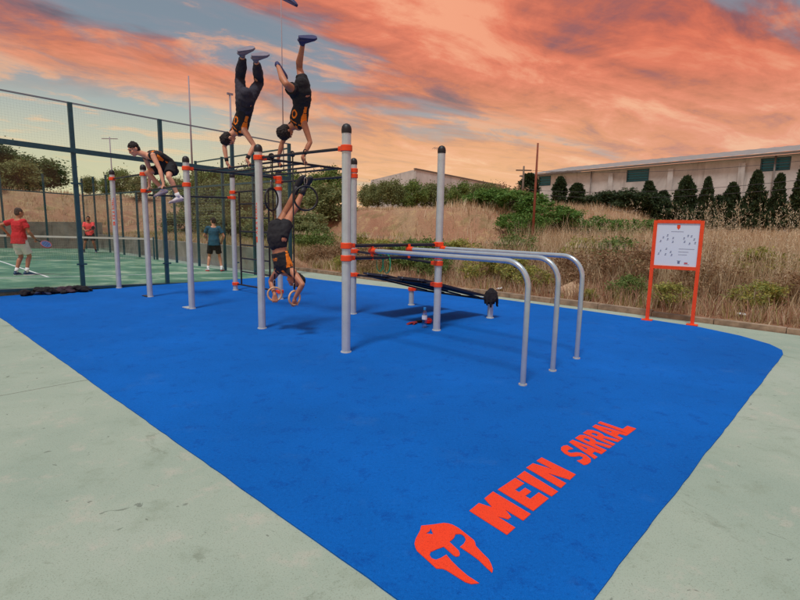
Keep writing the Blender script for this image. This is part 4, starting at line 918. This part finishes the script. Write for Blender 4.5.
def person(label, J, st, group=None):
    """J: world joints; st: look. Body is one fused surface; hair, clothes, shoes are children"""
    root = thing('person', J.get('base', J['pelvis']), label, 'person', group)
    sh = [J['sh0'], J['sh1']]; hip = [J['hip0'], J['hip1']]; el = [J['el0'], J['el1']]; wr = [J['wr0'], J['wr1']]; kn = [J['kn0'], J['kn1']]; an = [J['an0'], J['an1']]
    sm = (sh[0]+sh[1])/2; hm = (hip[0]+hip[1])/2; lat = (sh[0]-sh[1]).normalized(); ax = (sm-hm); tl = ax.length; axn = ax.normalized(); lat = (lat-axn*lat.dot(axn)).normalized()
    fw = J['fwd']; fw = (fw-axn*fw.dot(axn)-lat*fw.dot(lat)); fw = fw.normalized() if fw.length > 1e-3 else axn.cross(lat)
    bend = J.get('bend', 0.0)*fw
    mid = lambda k: hm+ax*k+bend*math.sin(math.pi*k)
    B = st.get('build', .93)
    b = MB()
    prof = [(-.14, .135, .105), (0, .155, .115), (.2, .148, .108), (.42, .136, .10), (.62, .150, .108), (.80, .168, .112), (.93, .165, .095), (1.02, .125, .07)]
    b.tube([mid(k) for k, _, _ in prof], [(x*B, y*B) for _, x, y in prof], 16, ref=lat, dome=True)
    hc, hu, hf = J['head'], J['hup'].normalized(), J['hface']; hf = (hf-hu*hf.dot(hu)).normalized(); hr = hf.cross(hu); A3 = (hr, hf, hu)
    nb = mid(1.0); b.tube([nb-axn*.03, nb.lerp(hc-hu*.07-hf*.015, .5), hc-hu*.06-hf*.02], [.068, .058, .056], 12, dome=True)
    b.ell(hc+hu*.025-hf*.008, (.077, .096, .098), A3, 16, 12); b.ell(hc-hu*.055+hf*.028, (.058, .066, .062), A3, 14, 10); b.ell(hc-hu*.098+hf*.064, (.026, .024, .020), A3, 10, 8)
    b.tube([hc+hu*.022+hf*.086, hc-hu*.004+hf*.102, hc-hu*.026+hf*.106], [.008, .012, .017], 8, dome=True)
    b.tube([hc+hu*.034+hf*.082-hr*.045, hc+hu*.038+hf*.092, hc+hu*.034+hf*.082+hr*.045], .011, 8, dome=True)
    b.ell(hc-hu*.058+hf*.092, (.024, .010, .010), A3, 10, 6)
    for k in (-1, 1): b.ell(hc+hr*(.080*k)-hu*.004-hf*.012, (.012, .022, .034), A3, 10, 8); b.ell(hc+hr*(.038*k)-hu*.02+hf*.066, (.026, .022, .022), A3, 8, 6)
    for i in (0, 1):
        s_ = 1 if i == 0 else -1
        b.tube([nb+lat*(.05*s_)-axn*.02, sh[i]], [(.055, .05), (.056, .056)], 10, dome=True)
        b.tube([sh[i], sh[i].lerp(el[i], .22), sh[i].lerp(el[i], .55), el[i]], [.056*B, .054*B, .049*B, .039*B], 12, dome=True)
        b.tube([el[i], el[i].lerp(wr[i], .28), el[i].lerp(wr[i], .65), wr[i]], [.039*B, .043*B, .034*B, .027*B], 12, dome=True)
        b.tube([hip[i]+axn*.04, hip[i].lerp(kn[i], .3), hip[i].lerp(kn[i], .7), kn[i]], [.088*B, .083*B, .066*B, .052*B], 12, dome=True)
        d = (an[i]-kn[i]); back = V(J.get('calf%d' % i, -fw)); back = back-d.normalized()*back.dot(d.normalized()); back = back.normalized() if back.length > 1e-3 else fw
        b.tube([kn[i], kn[i]+d*.28+back*.018, kn[i]+d*.6+back*.008, an[i]], [.052*B, .057*B, .045*B, .034*B], 12, dome=True)
        ff, fu = J['foot%d' % i]; b.tube([an[i]-fu*.02-ff*.03, an[i]-fu*.045+ff*.04, an[i]-fu*.06+ff*.12], [(.032, .03), (.032, .034), (.020, .036)], 10, ref=fu, dome=True)
        hnd = J.get('hand%d' % i)
        if hnd[0] == 'grip': grip(b, wr[i], hnd[1], hnd[2], hnd[3], hnd[4])
        else: openhand(b, wr[i], hnd[1], hnd[2], hnd[3])
    body = link('body', fuse(b, .0088, 4), st['skin'], root)
    for k in (-1, 1):
        e = MB(); e.ell(hc+hr*(.031*k)+hu*.012+hf*.086, (.014, .008, .008), A3, 10, 6); e.build('eye', 'eye', root, True)
        e = MB(); e.tube([hc+hr*(.016*k)+hu*.036+hf*.096, hc+hr*(.034*k)+hu*.041+hf*.090, hc+hr*(.050*k)+hu*.034+hf*.078], [.004, .0055, .004], 6); e.build('eyebrow', st['hair'], root, True)
    e = MB(); e.ell(hc-hu*.058+hf*.0985, (.022, .006, .006), A3, 10, 6); e.build('mouth', 'lip', root, True)
    # hair: lumpy cap
    h = MB(); k = st.get('hairsize', 1.0); h.ell(hc+hu*.042-hf*.018, (.083*k, .097*k, .092*k), A3, 18, 12); h.ell(hc-hu*.01-hf*.045, (.074*k, .066*k, .075*k), A3, 14, 10)
    for j in range(st.get('tufts', 14)*3):
        v = V((random.gauss(0, 1), random.gauss(-.25, 1), abs(random.gauss(0, 1))+.2)).normalized(); h.ell(hc+hu*(.04+v.z*.086*k)+hf*(-.018+v.y*.088*k)+hr*(v.x*.076*k), (random.uniform(.012, .022)*k,)*3, None, 8, 6)
    hm_ = fuse(h, .0065, 1); ruffle(hm_, .007, 55, .005, 110); link('hair', hm_, st['hair'], root)
    if st.get('beard'):
        h = MB(); h.ell(hc-hu*.072+hf*.034, (.060, .062, .050), A3, 14, 10); link('beard', fuse(h, .008, 2), st['hair'], root)
    # shirt
    c = MB(); g = .016; lo = st.get('hem', -.10)
    prof = [(lo, .170, .130), (.05, .166, .126), (.25, .160, .120), (.45, .154, .114), (.62, .162, .118), (.80, .176, .120), (.93, .168, .102), (1.03, .100, .078)]
    if st.get('cropped') is not None: prof = [q for q in prof if q[0] > st['cropped']]
    xt = .014 if st['shirt_kind'] == 'tee' else .004; c.tube([mid(k) for k, _, _ in prof], [(x*B+xt*(2.3 if k < .3 else 1), y*B+xt*(2.6 if k < .3 else 1)) for k, x, y in prof], 18, ref=lat)
    for i in (0, 1):
        s_ = 1 if i == 0 else -1; c.tube([nb+lat*(.06*s_)-axn*.02, sh[i]-lat*(.02*s_)+axn*.004], [(.066, .064), (.060, .066) if st['shirt_kind'] == 'tank' else (.072, .072)], 12, dome=True)
        if st['shirt_kind'] == 'tee': c.ell(sh[i], (.072*B,)*3, None, 14, 10); c.tube([sh[i]-lat*(.02*s_), sh[i].lerp(el[i], .30), sh[i].lerp(el[i], .62)], [.074*B, .070*B, .072*B], 14)
    me = fuse(c, .009, 3)
    ruffle(me, .006, 16, .004, 34)   # folds
    sj = link('jersey' if st['shirt_kind'] == 'tank' else 'shirt', me, st['shirt'], root)
    if len(st['shirt']) > 1 and not isinstance(st['shirt'], str):
        for p in me.polygons:
            q = V(p.center)-hm; a = q.dot(axn)/tl; x = q.dot(lat); y = q.dot(fw); on = 0
            if abs(x) > .112 and .52 < a < .90 and abs(abs(y)-.10*(a-.52)) < .028: on = 1                       # side flash under the arm
            if abs(x) > .13 and .30 < a <= .50 and abs(y) < .022: on = 1
            if a > .90 and .045 < abs(x) < .085 and y > -.2: on = 1 if a > .955 else on                  # shoulder piping
            if y < 0:
                e2 = (x/.055)**2+((a-.63)/.13)**2
                if .42 < e2 < 1.05: on = 1
                if .855 < a < .885 and abs(x) < .075: on = 1
            elif .58 < a < .66 and abs(x) < .055 and math.sin(x*260) > -.2: on = 1
            p.material_index = on
    # shorts or trousers
    c = MB(); c.tube([mid(-.26), mid(-.15), mid(0), mid(.16), mid(.20)], [(.120*B, .112*B), (.158*B, .132*B), (.176*B, .146*B), (.174*B, .144*B), (.168*B, .136*B)], 18, ref=lat, dome=True)
    for i in (0, 1):
        H0 = hip[i]+axn*.03; c.ell(hip[i], (.088*B,)*3, None, 14, 10)
        if st['legs'] == 'shorts':
            e = hip[i].lerp(kn[i], st.get('leglen', .78)); c.tube([H0, hip[i].lerp(kn[i], .35), e], [.106*B, .104*B, .100*B], 16, dome=False)
        else:
            a_ = kn[i].lerp(an[i], .86); c.tube([H0, hip[i].lerp(kn[i], .4), kn[i], kn[i].lerp(an[i], .4), a_], [.108*B, .100*B, .080, .084, .058], 16)
    me = fuse(c, .009, 3)
    ruffle(me, .009, 13, .005, 29)
    link('shorts' if st['legs'] == 'shorts' else 'trousers', me, st['legmat'], root)
    for i in (0, 1):
        ff, fu = J['foot%d' % i]; shoe(root, an[i], ff, fu, st['shoe'], st.get('sole', 'shoewhite'))
        if st.get('socks'): s = MB(); s.tube([an[i]-(kn[i]-an[i]).normalized()*.02, an[i].lerp(kn[i], st['socks'])], [.040, .047], 12); s.build('sock', st.get('sockmat', 'sock'), root, True)
        if st.get('wristband'): s = MB(); d = (el[i]-wr[i]).normalized(); s.tube([wr[i]+d*.015, wr[i]+d*.07], [.0325, .036], 12); s.build('wristband', 'strap', root, True)
    return root
def s_at(px, t, z):
    """where along a bar (given t and height) a picture column falls"""
    lo, hi = -9.0, 3.0
    for _ in range(50):
        m = (lo+hi)/2; p = W(m, t, z); c = RM.transposed() @ (p-V((0, 0, CAMH))); x = 400+FPX*c.x/-c.z
        if x < px: lo = m
        else: hi = m
    return lo
TANK = dict(shirt_kind='tank', shirt=['jersey', 'jorange'], legs='shorts', legmat='shorts', hair='hair')
def handstander(label, t, z, hpx, shpx, hippx, knees, ankles, feet, headpx, st, hint, sgn=(1, 1), fwd=None, tl=.52, br=.0165, headback=.10):
    fwd = fwd or ET; H = [W(s_at(px, t, z), t, z) for px in hpx]             # 0 = near hand (along +ES)
    Ym = (H[0].y+H[1].y)/2; sm = at(*shpx, Ym); sm = (H[0]+H[1])/2*.0+sm
    sh = [sm+ES*.185, sm-ES*.185]; hm = limb(sm, hippx, tl, -1); hip = [hm+ES*.095, hm-ES*.095]
    wr = [H[i]+UZ*(br+.075)-fwd*.035 for i in (0, 1)]; el = [ik(sh[i], wr[i], .30, .27, hint[i]) for i in (0, 1)]
    kn = [limb(hip[i], knees[i], .44, sgn[i]) for i in (0, 1)]; an = [limb(kn[i], ankles[i], .42, -sgn[i]) for i in (0, 1)]
    J = dict(pelvis=hm, base=(H[0]+H[1])/2, sh0=sh[0], sh1=sh[1], hip0=hip[0], hip1=hip[1], el0=el[0], el1=el[1], wr0=wr[0], wr1=wr[1], kn0=kn[0], kn1=kn[1], an0=an[0], an1=an[1], fwd=fwd,
             head=limb(sm, headpx, .205, -1), hup=-fwd*.72-UZ*.70, hface=fwd*.70-UZ*.72, bend=.03)
    for i in (0, 1):
        J['hand%d' % i] = ('grip', H[i], ES, br, fwd); leg = (kn[i]-an[i]).normalized(); f = feet[i]; J['foot%d' % i] = (f.normalized(), (leg-f.normalized()*leg.dot(f.normalized())).normalized())
        J['calf%d' % i] = -fwd
    return person(label, J, st)
def athletes():
    # handstand in trousers on the monkey-bar rung
    handstander('athlete in black tank top and long dark trousers in a handstand on the monkey bars', .40, 2.478, (249, 229), (238, 131), (245, 102), ((259, 83), (240, 79)), ((256.5, 60), (243, 55)),
                (ET*.55+UZ*.12+ES*.25, ET*.55+UZ*.2+ES*.25), (221.5, 144), dict(TANK, skin='skin', legs='trousers', legmat='trousers', shoe='shoegrey', sole='shoegrey', wristband=True, hem=-.02), (ET+ES*.5, -ET*.2-ES), (1, 1))
    # handstand in shorts, one leg kicked up
    handstander('curly-haired athlete in black shorts and tank top handstanding on the bars, one leg kicked high', .76, 2.478, (304.5, 280), (297, 125), (301.5, 93), ((299.5, 69), (286, 84)), ((303, 43), (278, 66)),
                (ET*.8+ES*.3+UZ*.12, ET*.2-UZ*.55+ES*.25), (276.5, 138), dict(TANK, skin='skin2', shoe='shoeblue', hairsize=1.12, tufts=46, sole='shoeblue', hem=-.02, leglen=.62), (ET+ES*.6, -ET*.2-ES*.6), (1, -1), tl=.50)
    # ring handstand (facing the other way), held by the two wooden rings
    fwd = -ET; H = [W(RS[1], .03, RZ-.098), W(RS[0], .03, RZ-.098)]; Ym = (H[0].y+H[1].y)/2; sm = at(285.5, 271, Ym+.05); hm = limb(sm, (277, 236), .50, 1)
    sh = [sm+ES*.18, sm-ES*.18]; hip = [hm+ES*.09, hm-ES*.09]; wr = [H[i]+UZ*.085+(ES*.0) for i in (0, 1)]
    el = [ik(sh[i], wr[i], .27, .25, (ES*(1 if i == 0 else -1)+ET*.1)) for i in (0, 1)]
    kn = [limb(hip[0], (291, 214), .43, 1), limb(hip[1], (284, 214), .43, 1)]; an = [limb(kn[0], (304, 189), .42, 1), limb(kn[1], (298, 186), .42, 1)]
    J = dict(pelvis=hm, base=H[0].lerp(H[1], .5), sh0=sh[0], sh1=sh[1], hip0=hip[0], hip1=hip[1], el0=el[0], el1=el[1], wr0=wr[0], wr1=wr[1], kn0=kn[0], kn1=kn[1], an0=an[0], an1=an[1], fwd=fwd,
             head=limb(sm, (296, 280), .19, 1), hup=ET*.75-UZ*.66+ES*.25, hface=-ET*.66-UZ*.75, bend=.02, hand0=('grip', H[0], V((.6, .8, 0)), .014, fwd), hand1=('grip', H[1], V((.95, .3, 0)), .014, fwd))
    for i in (0, 1):
        leg = (kn[i]-an[i]).normalized(); f = (UZ*.75+ES*.35+V((.3, 0, 0))); f = (f-leg*f.dot(leg)*.6).normalized(); J['foot%d' % i] = (f, (leg-f*leg.dot(f)).normalized())
    person('athlete in black tank top upside down, arms locked on the wooden rings', J, dict(TANK, skin='skin2', shoe='shoeblack', sole='shoeblack', cropped=.30, hem=.30, leglen=.60, socks=.22, sockmat='shoeblack'))
    # tucked athlete vaulting on the lower bar
    t, z = 0.0, 2.18; H = [W(s_at(163.5, t, z), t, z), W(s_at(149.5, t, z), t, z)]; Ym = (H[0].y+H[1].y)/2; fwd = -ET
    sm = at(149, 156, Ym-.02); hm = limb(sm, (169, 166), .46, 1); sh = [sm+ES*.18, sm-ES*.18]; hip = [hm+ES*.10, hm-ES*.10]
    wr = [H[i]+UZ*.09 for i in (0, 1)]; el = [ik(sh[i], wr[i], .29, .26, (ES*(1 if i == 0 else -1)*.6+ET)) for i in (0, 1)]
    kn = [limb(hip[0], (168.5, 177), .40, -1), limb(hip[1], (147, 173), .42, -1)]; an = [limb(kn[0], (178.5, 197), .40, 1), limb(kn[1], (163, 190), .40, 1)]
    J = dict(pelvis=hm, base=H[0].lerp(H[1], .5), sh0=sh[0], sh1=sh[1], hip0=hip[0], hip1=hip[1], el0=el[0], el1=el[1], wr0=wr[0], wr1=wr[1], kn0=kn[0], kn1=kn[1], an0=an[0], an1=an[1], fwd=fwd-UZ*1.0,
             head=limb(sm, (129, 147), .27, -1), hup=UZ*.84-ET*.54, hface=-ET*.84-UZ*.54, bend=-.07, hand0=('grip', H[0], ES, .0185, fwd), hand1=('grip', H[1], ES, .0185, fwd))
    for i in (0, 1):
        leg = (kn[i]-an[i]).normalized(); f = (-ET*.8-ES*.3-UZ*.05); f = (f-leg*f.dot(leg)*.5).normalized(); J['foot%d' % i] = (f, (leg-f*leg.dot(f)).normalized()); J['calf%d' % i] = ET-UZ*.3
    person('athlete crouched over the low bar with tucked legs, black tank top with orange flash', J, dict(TANK, skin='skin3', shoe='shoewhite', sole='shoegrey', leglen=.72, socks=.2, hem=-.06))
athletes()
def padel_players():
    def stander(label, bx, by, hgt, face, lean, feetw, st, arms, twist=0.0):
        zc = -.09; base = gp(bx, by, zc); s, t = ST(base); p = 4.80-t; zc = -.155+.033*max(0, min(11, p)); base = gp(bx, by, zc)
        k = hgt/1.76; f = face.normalized(); r = f.cross(UZ); hm = base+UZ*(.93*k)+f*lean*.3; sm = base+UZ*(1.44*k)+f*lean
        sh = [sm+r*.19, sm-r*.19]; hip = [hm+r*.10, hm-r*.10]; an = [base+r*feetw[0]+f*feetw[2]+UZ*.10, base-r*feetw[1]-f*feetw[2]+UZ*.10]
        kn = [ik(hip[i], an[i], .45*k, .43*k, f) for i in (0, 1)]; wr = [sm+r*a[0]+f*a[1]+UZ*a[2] for a in arms]
        el = [ik(sh[i], wr[i], .30*k, .26*k, (r*(1 if i == 0 else -1)*.7-f*.6-UZ*.6)) for i in (0, 1)]
        J = dict(pelvis=hm, base=base, sh0=sh[0], sh1=sh[1], hip0=hip[0], hip1=hip[1], el0=el[0], el1=el[1], wr0=wr[0], wr1=wr[1], kn0=kn[0], kn1=kn[1], an0=an[0], an1=an[1], fwd=f,
                 head=sm+UZ*.225+f*(.04+lean*.3), hup=UZ*.97+f*.1, hface=f+r*twist-UZ*.12)
        for i in (0, 1):
            d = (wr[i]-el[i]).normalized(); J['hand%d' % i] = ('open', d, (-r if i == 0 else r)*.8-UZ*.3, 1.1); J['foot%d' % i] = ((f+r*(.35 if i == 0 else -.35)).normalized(), UZ.copy())
        person(label, J, st); return wr, el, f, r
    def racket(wrist, d, n, label, m):
        d = d.normalized(); n = (n-d*n.dot(d)).normalized(); a = d.cross(n); h = wrist+d*.07+n*.0
        root = thing('padel_racket', h, label, 'racket'); b = MB(); b.tube([h-d*.05, h+d*.09], .016, 10, dome=True); b.build('handle', 'blackcap', root, True)
        c = h+d*.215; out = [c+d*(.12*math.cos(q))+a*(.10*math.sin(q)) for q in [2*math.pi*k/24 for k in range(24)]]
        holes = [[c+d*(x+.011*math.cos(q))+a*(y+.011*math.sin(q)) for q in [2*math.pi*k/6 for k in range(6)]] for x in (-.05, 0, .05) for y in (-.045, 0, .045)]
        b = MB(); b.prism([p-n*.017 for p in out], n*.034, [[p-n*.017 for p in hh] for hh in holes]); b.build('face', m, root)
        b = MB(); b.tube(out, .019, 8, closed=True); b.build('rim', 'racketr', root, True)
        b = MB()
        for k in (-1, 1): b.tube([h+d*.08+a*(.008*k), h+d*.115+a*(.05*k)], .011, 8)
        b.build('throat', 'racketf', root, True)
    aw = V((-.55, .83, 0))
    wr, el, f, r = stander('player in red shirt and white shorts with his back turned on the padel court', 22, 275.5, 1.75, V((.25, .97, 0)), .03, (.10, .12, .06), dict(skin='skin2', hair='hairg', shirt_kind='tee', shirt='redshirt', legs='shorts', legmat='wshorts', shoe='shoenavy', socks=.25, build=1.03, leglen=.82, hem=-.16, tufts=4), ((.25, .22, -.46), (-.33, -.06, -.32)), .2)
    racket(wr[0], V((.8, .3, -.5)), V((.55, -.55, .6)), 'padel racket in blue and red held low by the red-shirted player', 'racketf')
    wr, el, f, r = stander('player in coral shirt and dark shorts facing the net at the far court end', 91, 252.5, 1.75, V((.35, -.93, 0)), .06, (.30, .22, .0), dict(skin='skin2', hair='hair', beard=True, shirt_kind='tee', shirt='coral', legs='shorts', legmat='shorts', shoe='shoenavy', socks=.18, sockmat='shoeblack', build=1.0, hem=-.12, tufts=4), ((.10, .34, -.34), (-.06, .32, -.32)))
    racket(wr[1], V((.8, -.2, .35)), V((.1, -.9, .2)), 'dark padel racket held across the chest by the coral-shirted player', 'blackcap')
    wr, el, f, r = stander('player in teal shirt and black shorts seen from behind near the glass end wall', 215, 271, 1.78, V((-.35, .93, 0)), .02, (.22, .22, .0), dict(skin='skin', hair='hair', shirt_kind='tee', shirt=['teal'], legs='shorts', legmat='shorts', shoe='shoewhite', sole='redplastic', socks=.16, build=.98, hem=-.14, tufts=6), ((.26, .14, -.46), (-.24, .34, -.36)), -.4)
    racket(wr[1], V((-.3, .9, .1)), V((.9, .2, .2)), 'padel racket held out in front by the teal-shirted player', 'blackcap')
padel_players()

# ------------------------------------------------------------------ small things
def cloth_heap(name, c, size, n, m, label, cat, seed, loft=1.0):
    g = random.Random(seed); b = MB()
    w3 = lambda v: c+ET*v.x+ES*v.y
    for i in range(n):
        a = V((g.uniform(-1, 1)*size[0]*.8, g.uniform(-1, 1)*size[1]*.6, 0)); d = V((g.uniform(-1, 1), g.uniform(-.5, .5), 0)).normalized(); L = g.uniform(.8, 1.5)*size[0]*.7; r = g.uniform(.30, .55)*size[2]*.6; z = g.uniform(.15, .6)*size[2]
        b.tube([w3(a-d*L*.5)+UZ*(r*.6), w3(a-d*L*.2)+UZ*(z), w3(a+d*L*.15)+UZ*(z*.8+r*.3), w3(a+d*L*.5)+UZ*(r*.5)], [(r*.5, r*1.1), (r*.8, r*1.7), (r*.7, r*1.5), (r*.4, r)], 8, ref=UZ, dome=True)
    me = fuse(b, .010, 2)
    ruffle(me, .022, 11, .012, 27, c.z+.001)
    return tag(link(name, me, m), label, cat)
def small():
    # clothes by the glass
    def on_fence(px):
        lo, hi = -4.0, 4.6
        for _ in range(40):
            m = (lo+hi)/2; c = RM.transposed() @ (W(-7.93, m, .05)-V((0, 0, CAMH)))
            lo, hi = (m, hi) if 400+FPX*c.x/-c.z < px else (lo, m)
        return W(-7.93, lo)
    p0, p1 = on_fence(27), on_fence(80)
    cloth_heap('black_jacket', p0.lerp(p1, .18), (.30, .16, .22), 9, 'cloth', 'crumpled black jacket at one end of the clothes heap by the glass wall', 'jacket', 3)
    cloth_heap('blue_sweater', p0.lerp(p1, .40), (.30, .16, .17), 9, 'cloth3', 'dark blue sweater lying among black clothes at the foot of the glass wall', 'sweater', 4)
    cloth_heap('sports_bag', p0.lerp(p1, .62), (.36, .16, .19), 10, 'cloth2', 'dark plum soft bag lying along the foot of the glass wall', 'bag', 5)
    cloth_heap('black_coat', p0.lerp(p1, .88), (.34, .16, .20), 9, 'cloth', 'black coat piled against the green fence post', 'coat', 6)
    # shirt hung over the short post
    k = POST['K']; c = W(k[0], k[1], k[2]); b = MB(); g = random.Random(2)
    b.tube([c-UZ*.10, c, c+UZ*.06], [.082, .080, .055], 14, dome=True)
    for i in range(11):
        a = i*2*math.pi/11; d = V((math.cos(a), math.sin(a), 0)); L = g.uniform(.10, .21); b.tube([c+UZ*.075+d*.02, c+d*.075+UZ*.02, c+d*.105-UZ*L*.5, c+d*(.09+.03*g.random())-UZ*L], [.03, .033, .03, .018], 8, dome=True)
    me = fuse(b, .009, 2)
    ruffle(me, .014, 14, .007, 33)
    tag(link('draped_shirt', me, 'cloth'), 'black shirt draped over the short steel post at the low end of the sit-up boards', 'shirt')
    # green resistance bands hanging from the crossbar
    for i, (px, n, dz) in enumerate(((369.5, V((.6, -.8, 0)), .0), (374.5, V((-.35, -.93, 0)), .05))):
        t = .62+.13*i; top = W(-.05, t, 1.165); u = n.cross(UZ).normalized(); Rz, Rx = .11+dz*.3, .05
        pts = [top-UZ*(Rz-.025)+u*(Rx*math.cos(a))+UZ*(Rz*math.sin(a)) for a in [2*math.pi*q/24 for q in range(24)]]
        b = MB(); b.tube(pts, [(.004, .010)]*24, 8, closed=True); tag(b.build('resistance_band', 'band', smooth=True), 'green rubber exercise band looped over the lower black crossbar', 'exercise band', 'green bands')
    # water bottle
    p = gp(424.3, 327.6); pr = [(.0, .030), (.008, .036), (.05, .036), (.10, .034), (.115, .036), (.19, .036), (.215, .030), (.235, .017), (.25, .015)]
    root = thing('water_bottle', p, 'clear plastic water bottle with a blue cap standing on the mat', 'bottle'); K = 1.12
    b = MB(); b.tube([p+UZ*(z*K+.001) for z, _ in pr], [r*K for _, r in pr], 16); b.build('body', 'bottle', root, True)
    b = MB(); b.tube([p+UZ*(.252*K), p+UZ*(.285*K)], .0185*K, 14); b.build('cap', 'bcap', root, True, 40)
    b = MB(); b.tube([p+UZ*(.118*K), p+UZ*(.178*K)], .0373*K, 16, caps=False); b.build('label', 'blabel', root, True)
    # red shaker ball and dark gloves behind it
    q = gp(428.4, 323.5); root = thing('red_cap', q, 'bright red cap lying on the mat just behind the water bottle', 'cap'); f = V((-.3, -.9, 0)).normalized(); r = f.cross(UZ)
    b = MB(); b.ell(q+UZ*.048, (.062, .066, .046), (r, f, UZ), 16, 10); me = fuse(b, .008, 2); link('crown', me, 'redplastic', root)
    b = MB(); b.prism([q+UZ*.022+f*.035+r*(.056*math.sin(a))+f*(.060*math.cos(a)) for a in [math.pi*(-.5+k/10) for k in range(11)]], UZ*.006); b.build('peak', 'redplastic', root)
    for i, (px, py) in enumerate(((417.2, 323.8), (420.8, 322.6))):
        q = gp(px, py); d = V((.8, .35, 0)).normalized(); n = UZ; a = d.cross(n); b = MB()
        openhand(b, q+UZ*.024-d*.03, d if i else -d, -UZ, .25); b.tube([q+UZ*.024-d*.08, q+UZ*.024-d*.02], [(.036, .020), (.036, .020)], 10, ref=a, dome=True)
        tag(link('training_glove', fuse(b, .008, 2), 'cloth' if i else 'cloth4'), ('black' if i else 'dark red')+' training glove lying on the mat beside the water bottle', 'glove')
    # a shoe in the air above the athletes
    a = at(288, -2, 7.4); t = thing('flying_shoe', a, 'blue trainer in mid-air high above the handstanding athletes', 'shoe'); shoe(t, a+V((0, 0, .05)), V((.75, -.3, -.42)), V((.35, -.2, .85)), 'shoeblue', 'shoeblue', 'upper')
    # litter on the slope
    p = W(*ST(gp(597, 296)), 0); s, tt = ST(gp(594, 297)); c = W(s-.1, 6.75, terr(s-.1, 6.75)+.12)
    b = MB(); d = V((.85, .45, .28)).normalized(); n = V((.3, -.75, .6)); n = (n-d*n.dot(d)).normalized(); b.box(c, (.85, .34, .03), (d, n.cross(d), n)); tag(b.build('broken_board', 'card'), 'pale broken board lying tilted in the weeds behind the kerb', 'board')
    s2 = s-.55; c = W(s2, 6.55, terr(s2, 6.55)+.05); b = MB(); b.box(c, (.5, .25, .04), (V((.7, -.7, .1)).normalized(), V((.7, .7, 0)).normalized(), UZ)); tag(b.build('stone_slab', 'kerb'), 'flat stone slab on the ground beside the pale broken board', 'stone')
    for i, (px, py) in enumerate(((512, 292), (746, 319))):
        q = gp(px, py); s, _ = ST(q); c = W(s, 6.2+.15*i, terr(s, 6.2+.15*i)+.03); b = MB()
        for k in range(5): b.ell(c+V((random.uniform(-.05, .05), random.uniform(-.05, .05), random.uniform(0, .03))), (.05, .04, .025), None, 8, 6)
        me = fuse(b, .010, 1)
        ruffle(me, .02, 25, .0, 9)
        tag(link('litter', me, 'litter'), ('crumpled white plastic litter by the kerb near the dip rails' if i == 0 else 'crumpled white paper litter in the weeds near the information board'), 'litter')
small()
bpy.data.scenes.remove(TMP)
